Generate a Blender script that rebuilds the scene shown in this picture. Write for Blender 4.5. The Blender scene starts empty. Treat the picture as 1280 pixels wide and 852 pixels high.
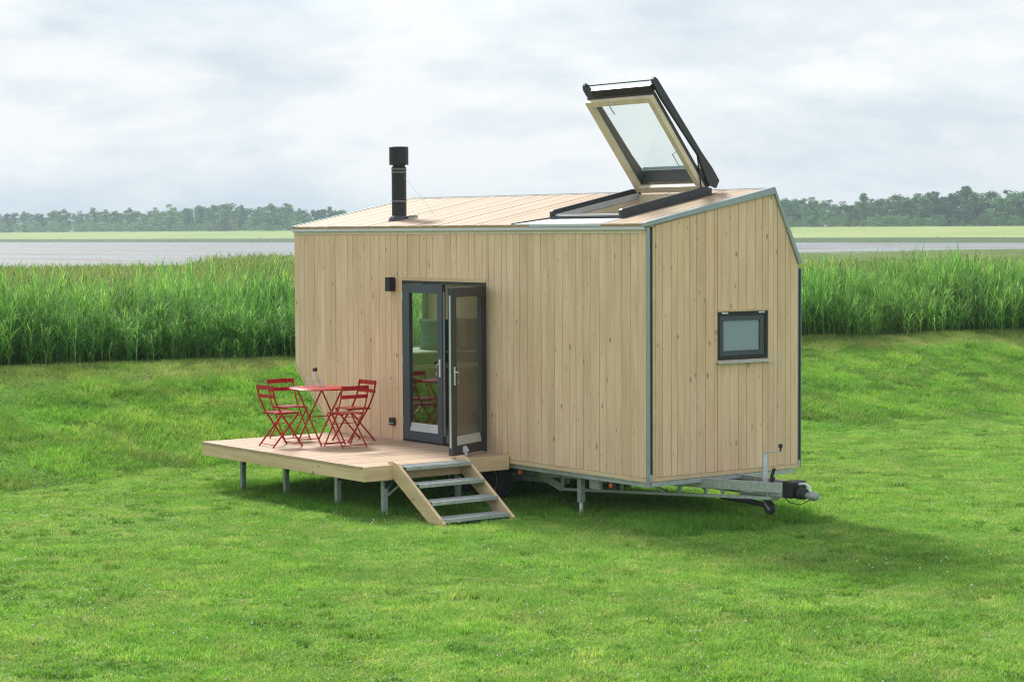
import bpy, bmesh, math, random
import numpy as np
from mathutils import Matrix, Vector
R = math.radians
random.seed(7); rng = np.random.default_rng(11)
S = bpy.context.scene
COL = S.collection

# ------------------------------------------------------------------ camera, sky, sun, exposure
CAM = Vector((19.051, -16.220, 3.5476))
RT = Vector((0.598588, 0.801040, -0.005220)); UP = Vector((-0.038265, 0.035102, 0.998651)); FW = Vector((-0.800143, 0.597581, -0.051663))
cd = bpy.data.cameras.new('camera'); cam = bpy.data.objects.new('camera', cd); COL.objects.link(cam)
M = Matrix((RT, UP, -FW)).transposed().to_4x4(); M.translation = CAM; cam.matrix_world = M
cd.sensor_width = 36.0; cd.lens = 36.0 * 2630.17 / 1280.0; cd.clip_start = .1; cd.clip_end = 6000
S.camera = cam

SUN_EL = R(40); SUN_DIR = Vector((-.975 * math.cos(SUN_EL), .22 * math.cos(SUN_EL), math.sin(SUN_EL))).normalized()   # towards the sun
W = bpy.data.worlds.new('World'); S.world = W; W.use_nodes = True
def nn(nt, t, **kw):
    n = nt.nodes.new(t)
    for k, v in kw.items(): setattr(n, k, v)
    return n
def build_world():
    nt = W.node_tree; nt.nodes.clear(); L = nt.links
    out = nn(nt, 'ShaderNodeOutputWorld'); bg = nn(nt, 'ShaderNodeBackground'); bg.inputs[1].default_value = .1
    sky = nn(nt, 'ShaderNodeTexSky', sky_type='NISHITA', sun_disc=False)
    sky.sun_elevation = SUN_EL; sky.sun_rotation = math.atan2(SUN_DIR.x, SUN_DIR.y)
    tc = nn(nt, 'ShaderNodeTexCoord'); mp = nn(nt, 'ShaderNodeMapping'); mp.inputs['Scale'].default_value = (1, 1, 3.0)
    L.new(tc.outputs['Generated'], mp.inputs[0])
    n1 = nn(nt, 'ShaderNodeTexNoise'); n1.inputs['Scale'].default_value = 6.5; n1.inputs['Detail'].default_value = 9; n1.inputs['Roughness'].default_value = .57; n1.inputs['Distortion'].default_value = .25
    n2 = nn(nt, 'ShaderNodeTexNoise'); n2.inputs['Scale'].default_value = 2.1; n2.inputs['Detail'].default_value = 5
    L.new(mp.outputs[0], n1.inputs[0]); L.new(mp.outputs[0], n2.inputs[0])
    r1 = nn(nt, 'ShaderNodeValToRGB'); e = r1.color_ramp.elements
    e[0].position = .40; e[0].color = (4.3, 4.9, 5.4, 1); e[1].position = .58; e[1].color = (6.0, 6.15, 6.25, 1)
    n3 = nn(nt, 'ShaderNodeTexNoise'); n3.inputs['Scale'].default_value = 19; n3.inputs['Detail'].default_value = 7; n3.inputs['Roughness'].default_value = .6; L.new(mp.outputs[0], n3.inputs[0])
    sm = nn(nt, 'ShaderNodeMix'); sm.inputs['Factor'].default_value = .27; L.new(n1.outputs['Fac'], sm.inputs['A']); L.new(n3.outputs['Fac'], sm.inputs['B']); L.new(sm.outputs['Result'], r1.inputs[0])
    r2 = nn(nt, 'ShaderNodeValToRGB'); e = r2.color_ramp.elements
    e[0].position = .35; e[0].color = (.8,) * 3 + (1,); e[1].position = .5; e[1].color = (1, 1, 1, 1)
    L.new(n2.outputs['Fac'], r2.inputs[0])
    mx = nn(nt, 'ShaderNodeMix', data_type='RGBA'); L.new(r2.outputs[0], mx.inputs['Factor'])
    L.new(sky.outputs[0], mx.inputs['A']); L.new(r1.outputs[0], mx.inputs['B'])
    L.new(mx.outputs['Result'], bg.inputs[0]); L.new(bg.outputs[0], out.inputs[0])
build_world()
sd = bpy.data.lights.new('sun', 'SUN'); sd.energy = 2.9; sd.angle = R(11); sd.color = (1, .95, .87)
sun = bpy.data.objects.new('sun', sd); COL.objects.link(sun); sun.location = (-30, 6, 30)
sun.rotation_euler = SUN_DIR.to_track_quat('Z', 'Y').to_euler()
S.view_settings.view_transform = 'Standard'; S.view_settings.look = 'None'; S.view_settings.exposure = 0.7; S.view_settings.gamma = 1
S.render.engine = 'CYCLES'; cy = S.cycles
cy.max_bounces = 7; cy.diffuse_bounces = 2; cy.glossy_bounces = 4; cy.transmission_bounces = 6; cy.transparent_max_bounces = 16; cy.volume_bounces = 0
cy.use_denoising = True; cy.denoising_prefilter = 'NONE'; cy.filter_width = 1.15; cy.caustics_reflective = False; cy.caustics_refractive = False

# ------------------------------------------------------------------ materials
def mat(name):
    m = bpy.data.materials.new(name); m.use_nodes = True; nt = m.node_tree; nt.nodes.clear()
    o = nn(nt, 'ShaderNodeOutputMaterial'); p = nn(nt, 'ShaderNodeBsdfPrincipled'); nt.links.new(p.outputs[0], o.inputs[0])
    return m, nt, p, o
def ramp(nt, src, stops):
    r = nn(nt, 'ShaderNodeValToRGB'); el = r.color_ramp.elements
    el[0].position, el[0].color = stops[0][0], (*stops[0][1], 1); el[1].position, el[1].color = stops[-1][0], (*stops[-1][1], 1)
    for p, c in stops[1:-1]:
        e = el.new(p); e.color = (*c, 1)
    nt.links.new(src, r.inputs[0]); return r.outputs[0]
def noise(nt, vec, scale, detail=4, rough=.5):
    n = nn(nt, 'ShaderNodeTexNoise'); n.inputs['Scale'].default_value = scale; n.inputs['Detail'].default_value = detail; n.inputs['Roughness'].default_value = rough
    if vec is not None: nt.links.new(vec, n.inputs['Vector'])
    return n.outputs['Fac']
def mixc(nt, fac, a, b, mode='MIX'):
    m = nn(nt, 'ShaderNodeMix', data_type='RGBA', blend_type=mode)
    for s, v in (('Factor', fac), ('A', a), ('B', b)):
        if isinstance(v, (int, float)): m.inputs[s].default_value = v
        elif isinstance(v, tuple): m.inputs[s].default_value = (*v, 1)
        else: nt.links.new(v, m.inputs[s])
    return m.outputs['Result']
def math_(nt, op, a, b=None):
    m = nn(nt, 'ShaderNodeMath', operation=op)
    for i, v in enumerate((a, b)):
        if v is None: continue
        if isinstance(v, (int, float)): m.inputs[i].default_value = v
        else: nt.links.new(v, m.inputs[i])
    return m.outputs[0]
def plain(name, col, rough=.5, metal=0, spec=.5, var=.12, scale=12, bump=0):
    m, nt, p, o = mat(name); g = nn(nt, 'ShaderNodeNewGeometry').outputs['Position']
    n = noise(nt, g, scale, 5, .6)
    c = ramp(nt, n, [(.3, tuple(x * (1 - var) for x in col)), (.7, tuple(min(1, x * (1 + var)) for x in col))])
    nt.links.new(c, p.inputs['Base Color']); p.inputs['Metallic'].default_value = metal; p.inputs['Specular IOR Level'].default_value = spec
    rr = math_(nt, 'MULTIPLY_ADD', n, .25); rr.node.inputs[2].default_value = rough - .12; nt.links.new(rr, p.inputs['Roughness'])
    if bump:
        b = nn(nt, 'ShaderNodeBump'); b.inputs['Strength'].default_value = bump; b.inputs['Distance'].default_value = .01
        nt.links.new(noise(nt, g, scale * 6, 3), b.inputs['Height']); nt.links.new(b.outputs[0], p.inputs['Normal'])
    return m
def wood(name, light, dark, axis='Z', knots=True, rough=.55, tint=.35):
    m, nt, p, o = mat(name); L = nt.links
    g = nn(nt, 'ShaderNodeNewGeometry').outputs['Position']; oi = nn(nt, 'ShaderNodeObjectInfo').outputs['Random']
    off = nn(nt, 'ShaderNodeCombineXYZ')
    for i, k in enumerate((37., 53., 71.)): L.new(math_(nt, 'MULTIPLY', oi, k), off.inputs[i])
    ad = nn(nt, 'ShaderNodeVectorMath', operation='ADD'); L.new(g, ad.inputs[0]); L.new(off.outputs[0], ad.inputs[1])
    def sc(v):
        mp = nn(nt, 'ShaderNodeMapping'); i = 'XYZ'.index(axis); s = [1, 1, 1]; s[i] = v; mp.inputs['Scale'].default_value = s
        L.new(ad.outputs[0], mp.inputs[0]); return mp.outputs[0]
    grain = noise(nt, sc(.05), 42, 6, .65); broad = noise(nt, sc(.18), 6, 3)
    c = ramp(nt, grain, [(.28, dark), (.62, light)])
    c = mixc(nt, .45, c, ramp(nt, broad, [(.3, tuple(x * .84 for x in dark)), (.7, light)]))
    # plank to plank: pinkish, greyish and honey boards
    w = nn(nt, 'ShaderNodeTexWhiteNoise', noise_dimensions='1D'); L.new(oi, w.inputs['W'])
    t = ramp(nt, w.outputs['Value'], [(0, (.86, .84, .80)), (.25, (1.0, .93, .84)), (.5, (1.06, 1.02, .97)), (.75, (.97, .96, .96)), (1, (1.05, .94, .88))])
    c = mixc(nt, tint * 2.2 if tint < .45 else 1, c, t, 'MULTIPLY')
    if knots:
        v = nn(nt, 'ShaderNodeTexVoronoi'); v.inputs['Scale'].default_value = 5.5; L.new(sc(.5), v.inputs['Vector'])
        k = ramp(nt, v.outputs['Distance'], [(.04, (1, 1, 1)), (.13, (0, 0, 0))])
        c = mixc(nt, math_(nt, 'MULTIPLY', k, .85), c, tuple(x * .36 for x in dark))
        v2 = nn(nt, 'ShaderNodeTexVoronoi'); v2.inputs['Scale'].default_value = 11; L.new(sc(.3), v2.inputs['Vector'])
        k2 = ramp(nt, v2.outputs['Distance'], [(.03, (1, 1, 1)), (.11, (0, 0, 0))])
        c = mixc(nt, math_(nt, 'MULTIPLY', k2, .8), c, tuple(x * .42 for x in dark))
    L.new(c, p.inputs['Base Color']); p.inputs['Roughness'].default_value = rough; p.inputs['Specular IOR Level'].default_value = .35
    b = nn(nt, 'ShaderNodeBump'); b.inputs['Strength'].default_value = .12; b.inputs['Distance'].default_value = .004
    L.new(grain, b.inputs['Height']); L.new(b.outputs[0], p.inputs['Normal'])
    return m
def glass(name, tint=(.93, .97, .96), refl=1.0, ior=1.9, rough=0.0):
    m = bpy.data.materials.new(name); m.use_nodes = True; nt = m.node_tree; nt.nodes.clear(); L = nt.links
    o = nn(nt, 'ShaderNodeOutputMaterial'); t = nn(nt, 'ShaderNodeBsdfTransparent'); t.inputs[0].default_value = (*tint, 1)
    g = nn(nt, 'ShaderNodeBsdfGlossy'); g.inputs['Roughness'].default_value = rough; g.inputs['Color'].default_value = (refl,) * 3 + (1,)
    ge = nn(nt, 'ShaderNodeNewGeometry'); dt = nn(nt, 'ShaderNodeVectorMath', operation='DOT_PRODUCT'); L.new(ge.outputs['Incoming'], dt.inputs[0]); L.new(ge.outputs['Normal'], dt.inputs[1])
    f0 = ((ior - 1) / (ior + 1)) ** 2; k = math_(nt, 'POWER', math_(nt, 'SUBTRACT', 1.0, math_(nt, 'ABSOLUTE', dt.outputs['Value'])), 5.0)
    f = math_(nt, 'MULTIPLY_ADD', k, 1 - f0); f.node.inputs[2].default_value = f0
    mx = nn(nt, 'ShaderNodeMixShader'); L.new(f, mx.inputs[0]); L.new(t.outputs[0], mx.inputs[1]); L.new(g.outputs[0], mx.inputs[2]); L.new(mx.outputs[0], o.inputs[0])
    return m
def leafy(name, stops, scale, stops2=None, scale2=3, trans=.35, rough=.55, rand=.18):
    """vegetation: colour from world-space patches, varied from plant to plant, light passing through"""
    m = bpy.data.materials.new(name); m.use_nodes = True; nt = m.node_tree; nt.nodes.clear(); L = nt.links
    o = nn(nt, 'ShaderNodeOutputMaterial'); g = nn(nt, 'ShaderNodeNewGeometry')
    c = ramp(nt, noise(nt, g.outputs['Position'], scale, 4, .6), stops)
    if stops2: c = mixc(nt, .5, c, ramp(nt, noise(nt, g.outputs['Position'], scale2, 3, .6), stops2))
    oi = nn(nt, 'ShaderNodeObjectInfo').outputs['Random']
    v = ramp(nt, oi, [(0, (1 - rand,) * 3), (.5, (1, 1, 1)), (1, (1 + rand, 1 + rand * .8, 1 + rand * .4))]); c = mixc(nt, 1.0, c, v, 'MULTIPLY')
    v = ramp(nt, g.outputs['Random Per Island'], [(0, (.5, .56, .45)), (.45, (.95, .97, .95)), (.85, (1.3, 1.25, 1.15)), (1, (1.75, 1.4, 1.35))]); c = mixc(nt, .85, c, v, 'MULTIPLY')
    p = nn(nt, 'ShaderNodeBsdfPrincipled'); L.new(c, p.inputs['Base Color']); p.inputs['Roughness'].default_value = rough; p.inputs['Specular IOR Level'].default_value = .25
    t = nn(nt, 'ShaderNodeBsdfTranslucent'); L.new(mixc(nt, 1.0, c, (1.1, 1.15, .7), 'MULTIPLY'), t.inputs[0])
    mx = nn(nt, 'ShaderNodeMixShader'); mx.inputs[0].default_value = trans; L.new(p.outputs[0], mx.inputs[1]); L.new(t.outputs[0], mx.inputs[2]); L.new(mx.outputs[0], o.inputs[0])
    return m

WL, WD = (.93, .705, .505), (.74, .51, .335)
M_CLAD = wood('clad_larch', WL, WD, 'Z')
M_ROOF = wood('roof_larch', (.49, .365, .26), (.37, .265, .18), 'Y', knots=False, rough=.6)
M_DECK = wood('deck_larch', (.58, .435, .32), (.43, .31, .22), 'Y', rough=.6)
M_BEAM = wood('beam_spruce', (.82, .66, .45), (.64, .46, .28), 'X', rough=.55)
M_STEPW = wood('stringer_spruce', (.84, .66, .44), (.66, .47, .28), 'X', rough=.55)
M_PLY = wood('inner_ply', (.84, .75, .60), (.72, .61, .46), 'Z', knots=False)
M_SASHW = wood('sash_pine', (.84, .74, .58), (.70, .58, .43), 'Y', knots=False, rough=.4)
M_ZINC = plain('galvanised', (.50, .55, .56), .42, .55, var=.2, scale=18)
M_ZINC2 = plain('galvanised_dull', (.38, .42, .42), .5, .5, var=.22, scale=14)
M_TRIM = plain('trim_metal', (.36, .42, .46), .4, .5, var=.08, scale=5)
M_TRIML = plain('trim_light', (.60, .64, .66), .38, .4, var=.06, scale=5)
M_RECESS_SHADE = plain('recess_shade_blue', (.03, .05, .065), .5, .1, var=.15)  # shade of the corner-channel recesses, put in as a dark colour
M_SLATE = plain('slate_paint', (.060, .075, .10), .38, 0, var=.08, scale=4)
M_ANTH = plain('anthracite', (.05, .052, .06), .4, .1, var=.12, scale=6)
M_BLACK = plain('black_steel', (.022, .024, .028), .42, .2, var=.2, scale=9)
M_RUBBER = plain('rubber', (.045, .045, .048), .75, 0, spec=.4, var=.25, scale=30)
M_RED = plain('red_lacquer', (.46, .018, .026), .26, 0, var=.1, scale=14)
M_AMBER = plain('amber_lens', (.55, .13, .02), .25, 0, var=.1)
M_WHITE = plain('white_plastic', (.75, .77, .78), .35, 0, var=.05)
M_LINEN = plain('mattress_green', (.045, .10, .075), .9, 0, spec=.15, var=.2, scale=40)
M_SHEET = plain('mattress_top', (.42, .52, .47), .9, 0, spec=.15, var=.12, scale=20)
M_TEAL = plain('teal_fabric', (.06, .27, .29), .9, 0, spec=.15, var=.25, scale=60, bump=.5)
M_TAN = plain('brown_fabric', (.22, .15, .10), .9, 0, spec=.15, var=.25, scale=60, bump=.5)
M_GLASS = glass('door_glass', (.94, .97, .95), 1.0, 1.95)
M_ROOFGL = glass('roof_glass', (.92, .965, .95), .9, 1.35)
M_TUMBLER = glass('tumbler_glass', (.93, .96, .97), 1.0, 2.3, .06)
M_CORK = plain('stopper', (.03, .035, .025), .6)
m_, nt_, p_, _o = mat('frosted'); p_.inputs['Base Color'].default_value = (.29, .37, .43, 1); p_.inputs['Roughness'].default_value = .22; M_FROST = m_
M_BAND = plain('flue_band', (.18, .19, .2), .35, .6)

# ------------------------------------------------------------------ mesh helpers
class MB:
    def __init__(s): s.v = []; s.f = []
    def add(s, v, f):
        k = len(s.v); s.v += [tuple(p) for p in v]; s.f += [tuple(i + k for i in q) for q in f]; return s
    def box(s, x0, x1, y0, y1, z0, z1, ch=0):
        return s.prism([(x0, z0), (x1, z0), (x1, z1), (x0, z1)], y0, y1, 'Y')
    def prism(s, poly, a, b, axis='Y', fn=None):
        n = len(poly)
        def P(u, v, w):
            if fn: return fn(u, v, w)
            return {'Y': (u, w, v), 'X': (w, u, v), 'Z': (u, v, w)}[axis]
        v = [P(u, q, a) for u, q in poly] + [P(u, q, b) for u, q in poly]
        f = [tuple(range(n - 1, -1, -1)), tuple(range(n, 2 * n))] + [(i, (i + 1) % n, n + (i + 1) % n, n + i) for i in range(n)]
        return s.add(v, f)
    def bar(s, a, b, w, h, up=(0, 0, 1)):
        a, b = Vector(a), Vector(b); d = (b - a).normalized(); u = Vector(up)
        sx = d.cross(u)
        if sx.length < 1e-4: sx = d.cross(Vector((1, 0, 0)))
        sx.normalize(); uz = sx.cross(d).normalized()
        q = [(-w / 2, -h / 2), (w / 2, -h / 2), (w / 2, h / 2), (-w / 2, h / 2)]
        v = [a + sx * i + uz * j for i, j in q] + [b + sx * i + uz * j for i, j in q]
        return s.add(v, [(3, 2, 1, 0), (4, 5, 6, 7)] + [(i, (i + 1) % 4, 4 + (i + 1) % 4, 4 + i) for i in range(4)])
    def tube(s, pts, r, n=10, cap=True):
        pts = [Vector(p) for p in pts]; rs = r if isinstance(r, (list, tuple)) else [r] * len(pts); rings = []
        ref = Vector((0, 0, 1)); v = []; f = []
        for i, p in enumerate(pts):
            d = (pts[min(i + 1, len(pts) - 1)] - pts[max(i - 1, 0)]).normalized()
            x = d.cross(ref)
            if x.length < .05: x = d.cross(Vector((1, 0, 0)))
            x.normalize(); y = d.cross(x)
            for k in range(n):
                t = 2 * math.pi * k / n; v.append(p + x * math.cos(t) * rs[i] + y * math.sin(t) * rs[i])
        for i in range(len(pts) - 1):
            for k in range(n): f.append((i * n + k, i * n + (k + 1) % n, (i + 1) * n + (k + 1) % n, (i + 1) * n + k))
        if cap: f += [tuple(range(n - 1, -1, -1)), tuple(range((len(pts) - 1) * n, len(pts) * n))]
        return s.add(v, f)
    def lathe(s, prof, c, n=24, axis='Z'):
        v = []; f = []
        for r, h in prof:
            for k in range(n):
                t = 2 * math.pi * k / n; a, b = r * math.cos(t), r * math.sin(t)
                v.append({'Z': (c[0] + a, c[1] + b, c[2] + h), 'Y': (c[0] + a, c[1] + h, c[2] + b), 'X': (c[0] + h, c[1] + a, c[2] + b)}[axis])
        m = len(prof)
        for i in range(m - 1):
            for k in range(n): f.append((i * n + k, i * n + (k + 1) % n, (i + 1) * n + (k + 1) % n, (i + 1) * n + k))
        f += [tuple(range(n - 1, -1, -1)), tuple(range((m - 1) * n, m * n))]
        return s.add(v, f)
    def map(s, fn): s.v = [tuple(fn(Vector(p))) for p in s.v]; return s
    def mesh(s, name, m=None, smooth=False):
        me = bpy.data.meshes.new(name); me.from_pydata(s.v, [], s.f)
        if m: me.materials.append(m)
        bm = bmesh.new(); bm.from_mesh(me); bmesh.ops.recalc_face_normals(bm, faces=bm.faces); bm.to_mesh(me); bm.free()
        if smooth: me.polygons.foreach_set('use_smooth', [True] * len(me.polygons)); me.set_sharp_from_angle(angle=R(40))
        me.update(); return me
    def obj(s, name, m, parent=None, smooth=False, bev=0):
        o = bpy.data.objects.new(name, s.mesh(name, m, smooth)); COL.objects.link(o)
        if bev:
            b = o.modifiers.new('bevel', 'BEVEL'); b.width = bev; b.segments = 2; b.limit_method = 'ANGLE'
        if parent:
            o.parent = parent
            if parent.type == 'EMPTY': o.matrix_parent_inverse = parent.matrix_basis.inverted()
        return o
def thing(name, label, cat, loc, group=None, rz=0):
    o = bpy.data.objects.new(name, None); COL.objects.link(o); o.location = loc; o.rotation_euler = (0, 0, rz); o.empty_display_size = .3
    o['label'] = label; o['category'] = cat
    if group: o['group'] = group
    return o
def tag(o, label, cat, group=None, kind=None):
    o['label'] = label; o['category'] = cat
    if group: o['group'] = group
    if kind: o['kind'] = kind
    return o
def struct(o): o['kind'] = 'structure'; return o

# ------------------------------------------------------------------ the lie of the land
RH = Vector((RT.x, RT.y, 0)).normalized(); FH = Vector((FW.x, FW.y, 0)).normalized()
rh, fh, c2 = np.array(RH)[:2], np.array(FH)[:2], np.array(CAM)[:2]
def latdep(X, Y):
    dx, dy = X - c2[0], Y - c2[1]; return dx * rh[0] + dy * rh[1], dx * fh[0] + dy * fh[1]
def xy(lat, dep): return c2[0] + lat * rh[0] + dep * fh[0], c2[1] + lat * rh[1] + dep * fh[1]
def sstep(a, b, x):
    t = np.clip((x - a) / (b - a), 0, 1); return t * t * (3 - 2 * t)
def toe_x(Y): return np.interp(Y, [-60, -20, -4.8, -1.2, 3, 10, 15, 30, 80], [-5.5, -6.8, -8.0, -8.9, -9.0, -7.5, -6.7, -4.6, 1.5])
def crest_x(Y): return np.interp(Y, [-60, -20, -2, 3.5, 15.3, 21, 40, 80], [-13.5, -14.2, -14.7, -14.5, -12.9, -11.8, -8.8, -2.5])
def vnoise(x, y, seed):
    ix, iy = np.floor(x), np.floor(y); fx, fy = x - ix, y - iy; fx = fx * fx * (3 - 2 * fx); fy = fy * fy * (3 - 2 * fy)
    def h(a, b): v = np.sin(a * 127.1 + b * 311.7 + seed * 74.7) * 43758.5453; return (v - np.floor(v)) * 2 - 1
    return (h(ix, iy) * (1 - fx) + h(ix + 1, iy) * fx) * (1 - fy) + (h(ix, iy + 1) * (1 - fx) + h(ix + 1, iy + 1) * fx) * fy
def wob(X, Y, k, seed=0):      # smooth uneven noise, about -1..1, features about 3/k metres across
    X, Y = np.asarray(X, float), np.asarray(Y, float); q = k / 2.6; a = .6 + seed; c, s_ = math.cos(a), math.sin(a); o = 0
    for i in range(3):
        f = q * 2.1 ** i; o = o + vnoise((X * c - Y * s_) * f + 13.7 * i, (X * s_ + Y * c) * f - 7.3 * i, seed + i) * .55 ** i
    return o
def land_z(X, Y):
    t = toe_x(Y); c = crest_x(Y); s = (t - X) / (t - c)
    up = 1.22 * (.55 * sstep(0, 1, s) + .45 * np.clip(s, 0, 1))
    dike = np.clip(s * 4, 0, 1)
    z = up + .02 * wob(X, Y, 1.1, 4) * (1 - dike) + dike * .018 * wob(X, Y, .8, 5)
    back = sstep(1.2, 8, c - X)
    return z - .8 * back
def shore_dep(lat): return np.clip(254 + 1.255 * (lat + 62), 190, 560)
def marsh_z(X, Y):
    lat, dep = latdep(X, Y); t = (dep - 50) / (shore_dep(lat) - 50)
    near = land_z(X, Y) - .06
    far = .55 - 1.3 * t + .05 * wob(X, Y, .25, 9)
    return np.where(t < 0, near, np.minimum(near, np.where(t > 1.02, -1.6, far)))
def grid(name, U, V, fx, fz, m):
    uu, vv = np.meshgrid(U, V, indexing='ij'); X, Y = fx(uu, vv); Z = fz(X, Y)
    nu, nv = len(U), len(V); v = np.stack([X, Y, Z], -1).reshape(-1, 3)
    i = np.arange((nu - 1) * (nv - 1)); a = (i // (nv - 1)) * nv + i % (nv - 1)
    f = np.stack([a, a + nv, a + nv + 1, a + 1], -1)
    me = bpy.data.meshes.new(name); me.from_pydata(v.tolist(), [], f.tolist()); me.materials.append(m)
    me.polygons.foreach_set('use_smooth', [True] * len(me.polygons)); me.update()
    o = bpy.data.objects.new(name, me); COL.objects.link(o); return struct(o)

def ground_mat(name, stops, scale, stops2, scale2, rough=.9, bump=.6):
    m, nt, p, o = mat(name); g = nn(nt, 'ShaderNodeNewGeometry').outputs['Position']
    c = mixc(nt, .5, ramp(nt, noise(nt, g, scale, 5, .6), stops), ramp(nt, noise(nt, g, scale2, 5, .7), stops2))
    nt.links.new(c, p.inputs['Base Color']); p.inputs['Roughness'].default_value = rough; p.inputs['Specular IOR Level'].default_value = .1
    b = nn(nt, 'ShaderNodeBump'); b.inputs['Strength'].default_value = bump; b.inputs['Distance'].default_value = .05
    nt.links.new(noise(nt, g, scale2 * 2, 4, .7), b.inputs['Height']); nt.links.new(b.outputs[0], p.inputs['Normal'])
    return m
M_LAWN = ground_mat('lawn_soil', [(.35, (.13, .24, .04)), (.65, (.22, .28, .07))], .6, [(.3, (.08, .14, .025)), (.7, (.22, .32, .06))], 14)
M_MARSH = ground_mat('marsh_soil', [(.35, (.07, .12, .025)), (.65, (.17, .18, .07))], .03, [(.3, (.06, .10, .02)), (.7, (.16, .22, .06))], .6)
M_BANK = ground_mat('bank_growth', [(.35, (.05, .09, .03)), (.65, (.10, .14, .045))], .02, [(.3, (.05, .08, .025)), (.7, (.11, .16, .05))], .2)
M_FIELD = ground_mat('far_meadow', [(.35, (.22, .36, .08)), (.65, (.42, .44, .17))], .012, [(.3, (.21, .34, .08)), (.7, (.36, .41, .14))], .08)
grid('lawn', np.concatenate([np.arange(-17.2, 4, .16), np.arange(4, 70, 2.)]), np.concatenate([np.arange(-70, -12, 2.), np.arange(-12, 32, .16), np.arange(32, 90, 2.)]), lambda u, v: (u + np.where(u < -12, crest_x(v) + 14.5, 0), v), land_z, M_LAWN)
def wedge(t, d): return xy(t * d, d)
grid('marsh', np.linspace(-.75, .75, 150), np.geomspace(30, 640, 130), wedge, marsh_z, M_MARSH)
def meadow():
    a0 = math.atan(.745); an = np.linspace(a0, 2 * math.pi - a0, 40); rs = [3., 12, 40, 120, 400, 1200, 3000]; b = MB(); n = len(an)
    v = [(*xy(math.sin(a) * r_, math.cos(a) * r_), -.12) for r_ in rs for a in an]
    b.add(v, [(i * n + k, i * n + k + 1, (i + 1) * n + k + 1, (i + 1) * n + k) for i in range(len(rs) - 1) for k in range(n - 1)])
    struct(b.obj('meadow', ground_mat('rough_meadow', [(.35, (.10, .18, .04)), (.65, (.17, .22, .07))], .05, [(.3, (.09, .16, .035)), (.7, (.16, .23, .06))], .8)))
meadow()
def far_w(X, Y):
    lat, dep = latdep(X, Y); return (dep - (830 - 1.16 * lat)) / 1.5316
def far_xy(s, w):      # s along the far shore, w away from it
    ux, uy = .65291, -.75742      # direction along the shore in (lat, dep)
    lat, dep = s * ux + w * .75742, 830 + s * uy + w * .65291; return xy(lat, dep)
def far_z(X, Y):
    w = far_w(X, Y); return np.interp(w, [-30, 0, 25, 60, 150, 400], [-2.2, -.55, .9, 1.2, 5.2, 5.6]) + .1 * wob(X, Y, .02, 12)
grid('far_bank', np.linspace(-800, 800, 80), np.array([-30, -12, 0, 8, 16, 24, 31]), far_xy, far_z, M_BANK)
grid('far_field', np.linspace(-800, 800, 90), np.array([30, 45, 60, 80, 100, 120, 140, 160, 200, 300, 900.]), far_xy, far_z, M_FIELD)

# water with mud banks showing towards the near shore
def water():
    m, nt, p, o = mat('estuary_water'); L = nt.links
    g = nn(nt, 'ShaderNodeNewGeometry').outputs['Position']
    mp = nn(nt, 'ShaderNodeMapping'); mp.inputs['Rotation'].default_value = (0, 0, -math.atan2(RH.y, RH.x) - R(25)); mp.inputs['Scale'].default_value = (.25, 1, 1); L.new(g, mp.inputs[0])
    mud = ramp(nt, noise(nt, mp.outputs[0], .05, 7, .66), [(.46, (0, 0, 0)), (.60, (1, 1, 1))])
    L.new(mixc(nt, mud, (.23, .24, .25), (.20, .18, .155)), p.inputs['Base Color'])
    L.new(ramp(nt, mud, [(0, (.22,) * 3), (1, (.6,) * 3)]), p.inputs['Roughness']); p.inputs['IOR'].default_value = 1.16
    b = nn(nt, 'ShaderNodeBump'); b.inputs['Strength'].default_value = .25; b.inputs['Distance'].default_value = .1
    L.new(noise(nt, mp.outputs[0], 1.2, 4, .6), b.inputs['Height']); L.new(b.outputs[0], p.inputs['Normal'])
    b_ = MB(); q = [(-700, 150), (700, 150), (1500, 2600), (-1500, 2600)]
    b_.add([(*xy(a, d), -.55) for a, d in q], [(0, 1, 2, 3)])
    struct(b_.obj('water', m))
water()

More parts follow.
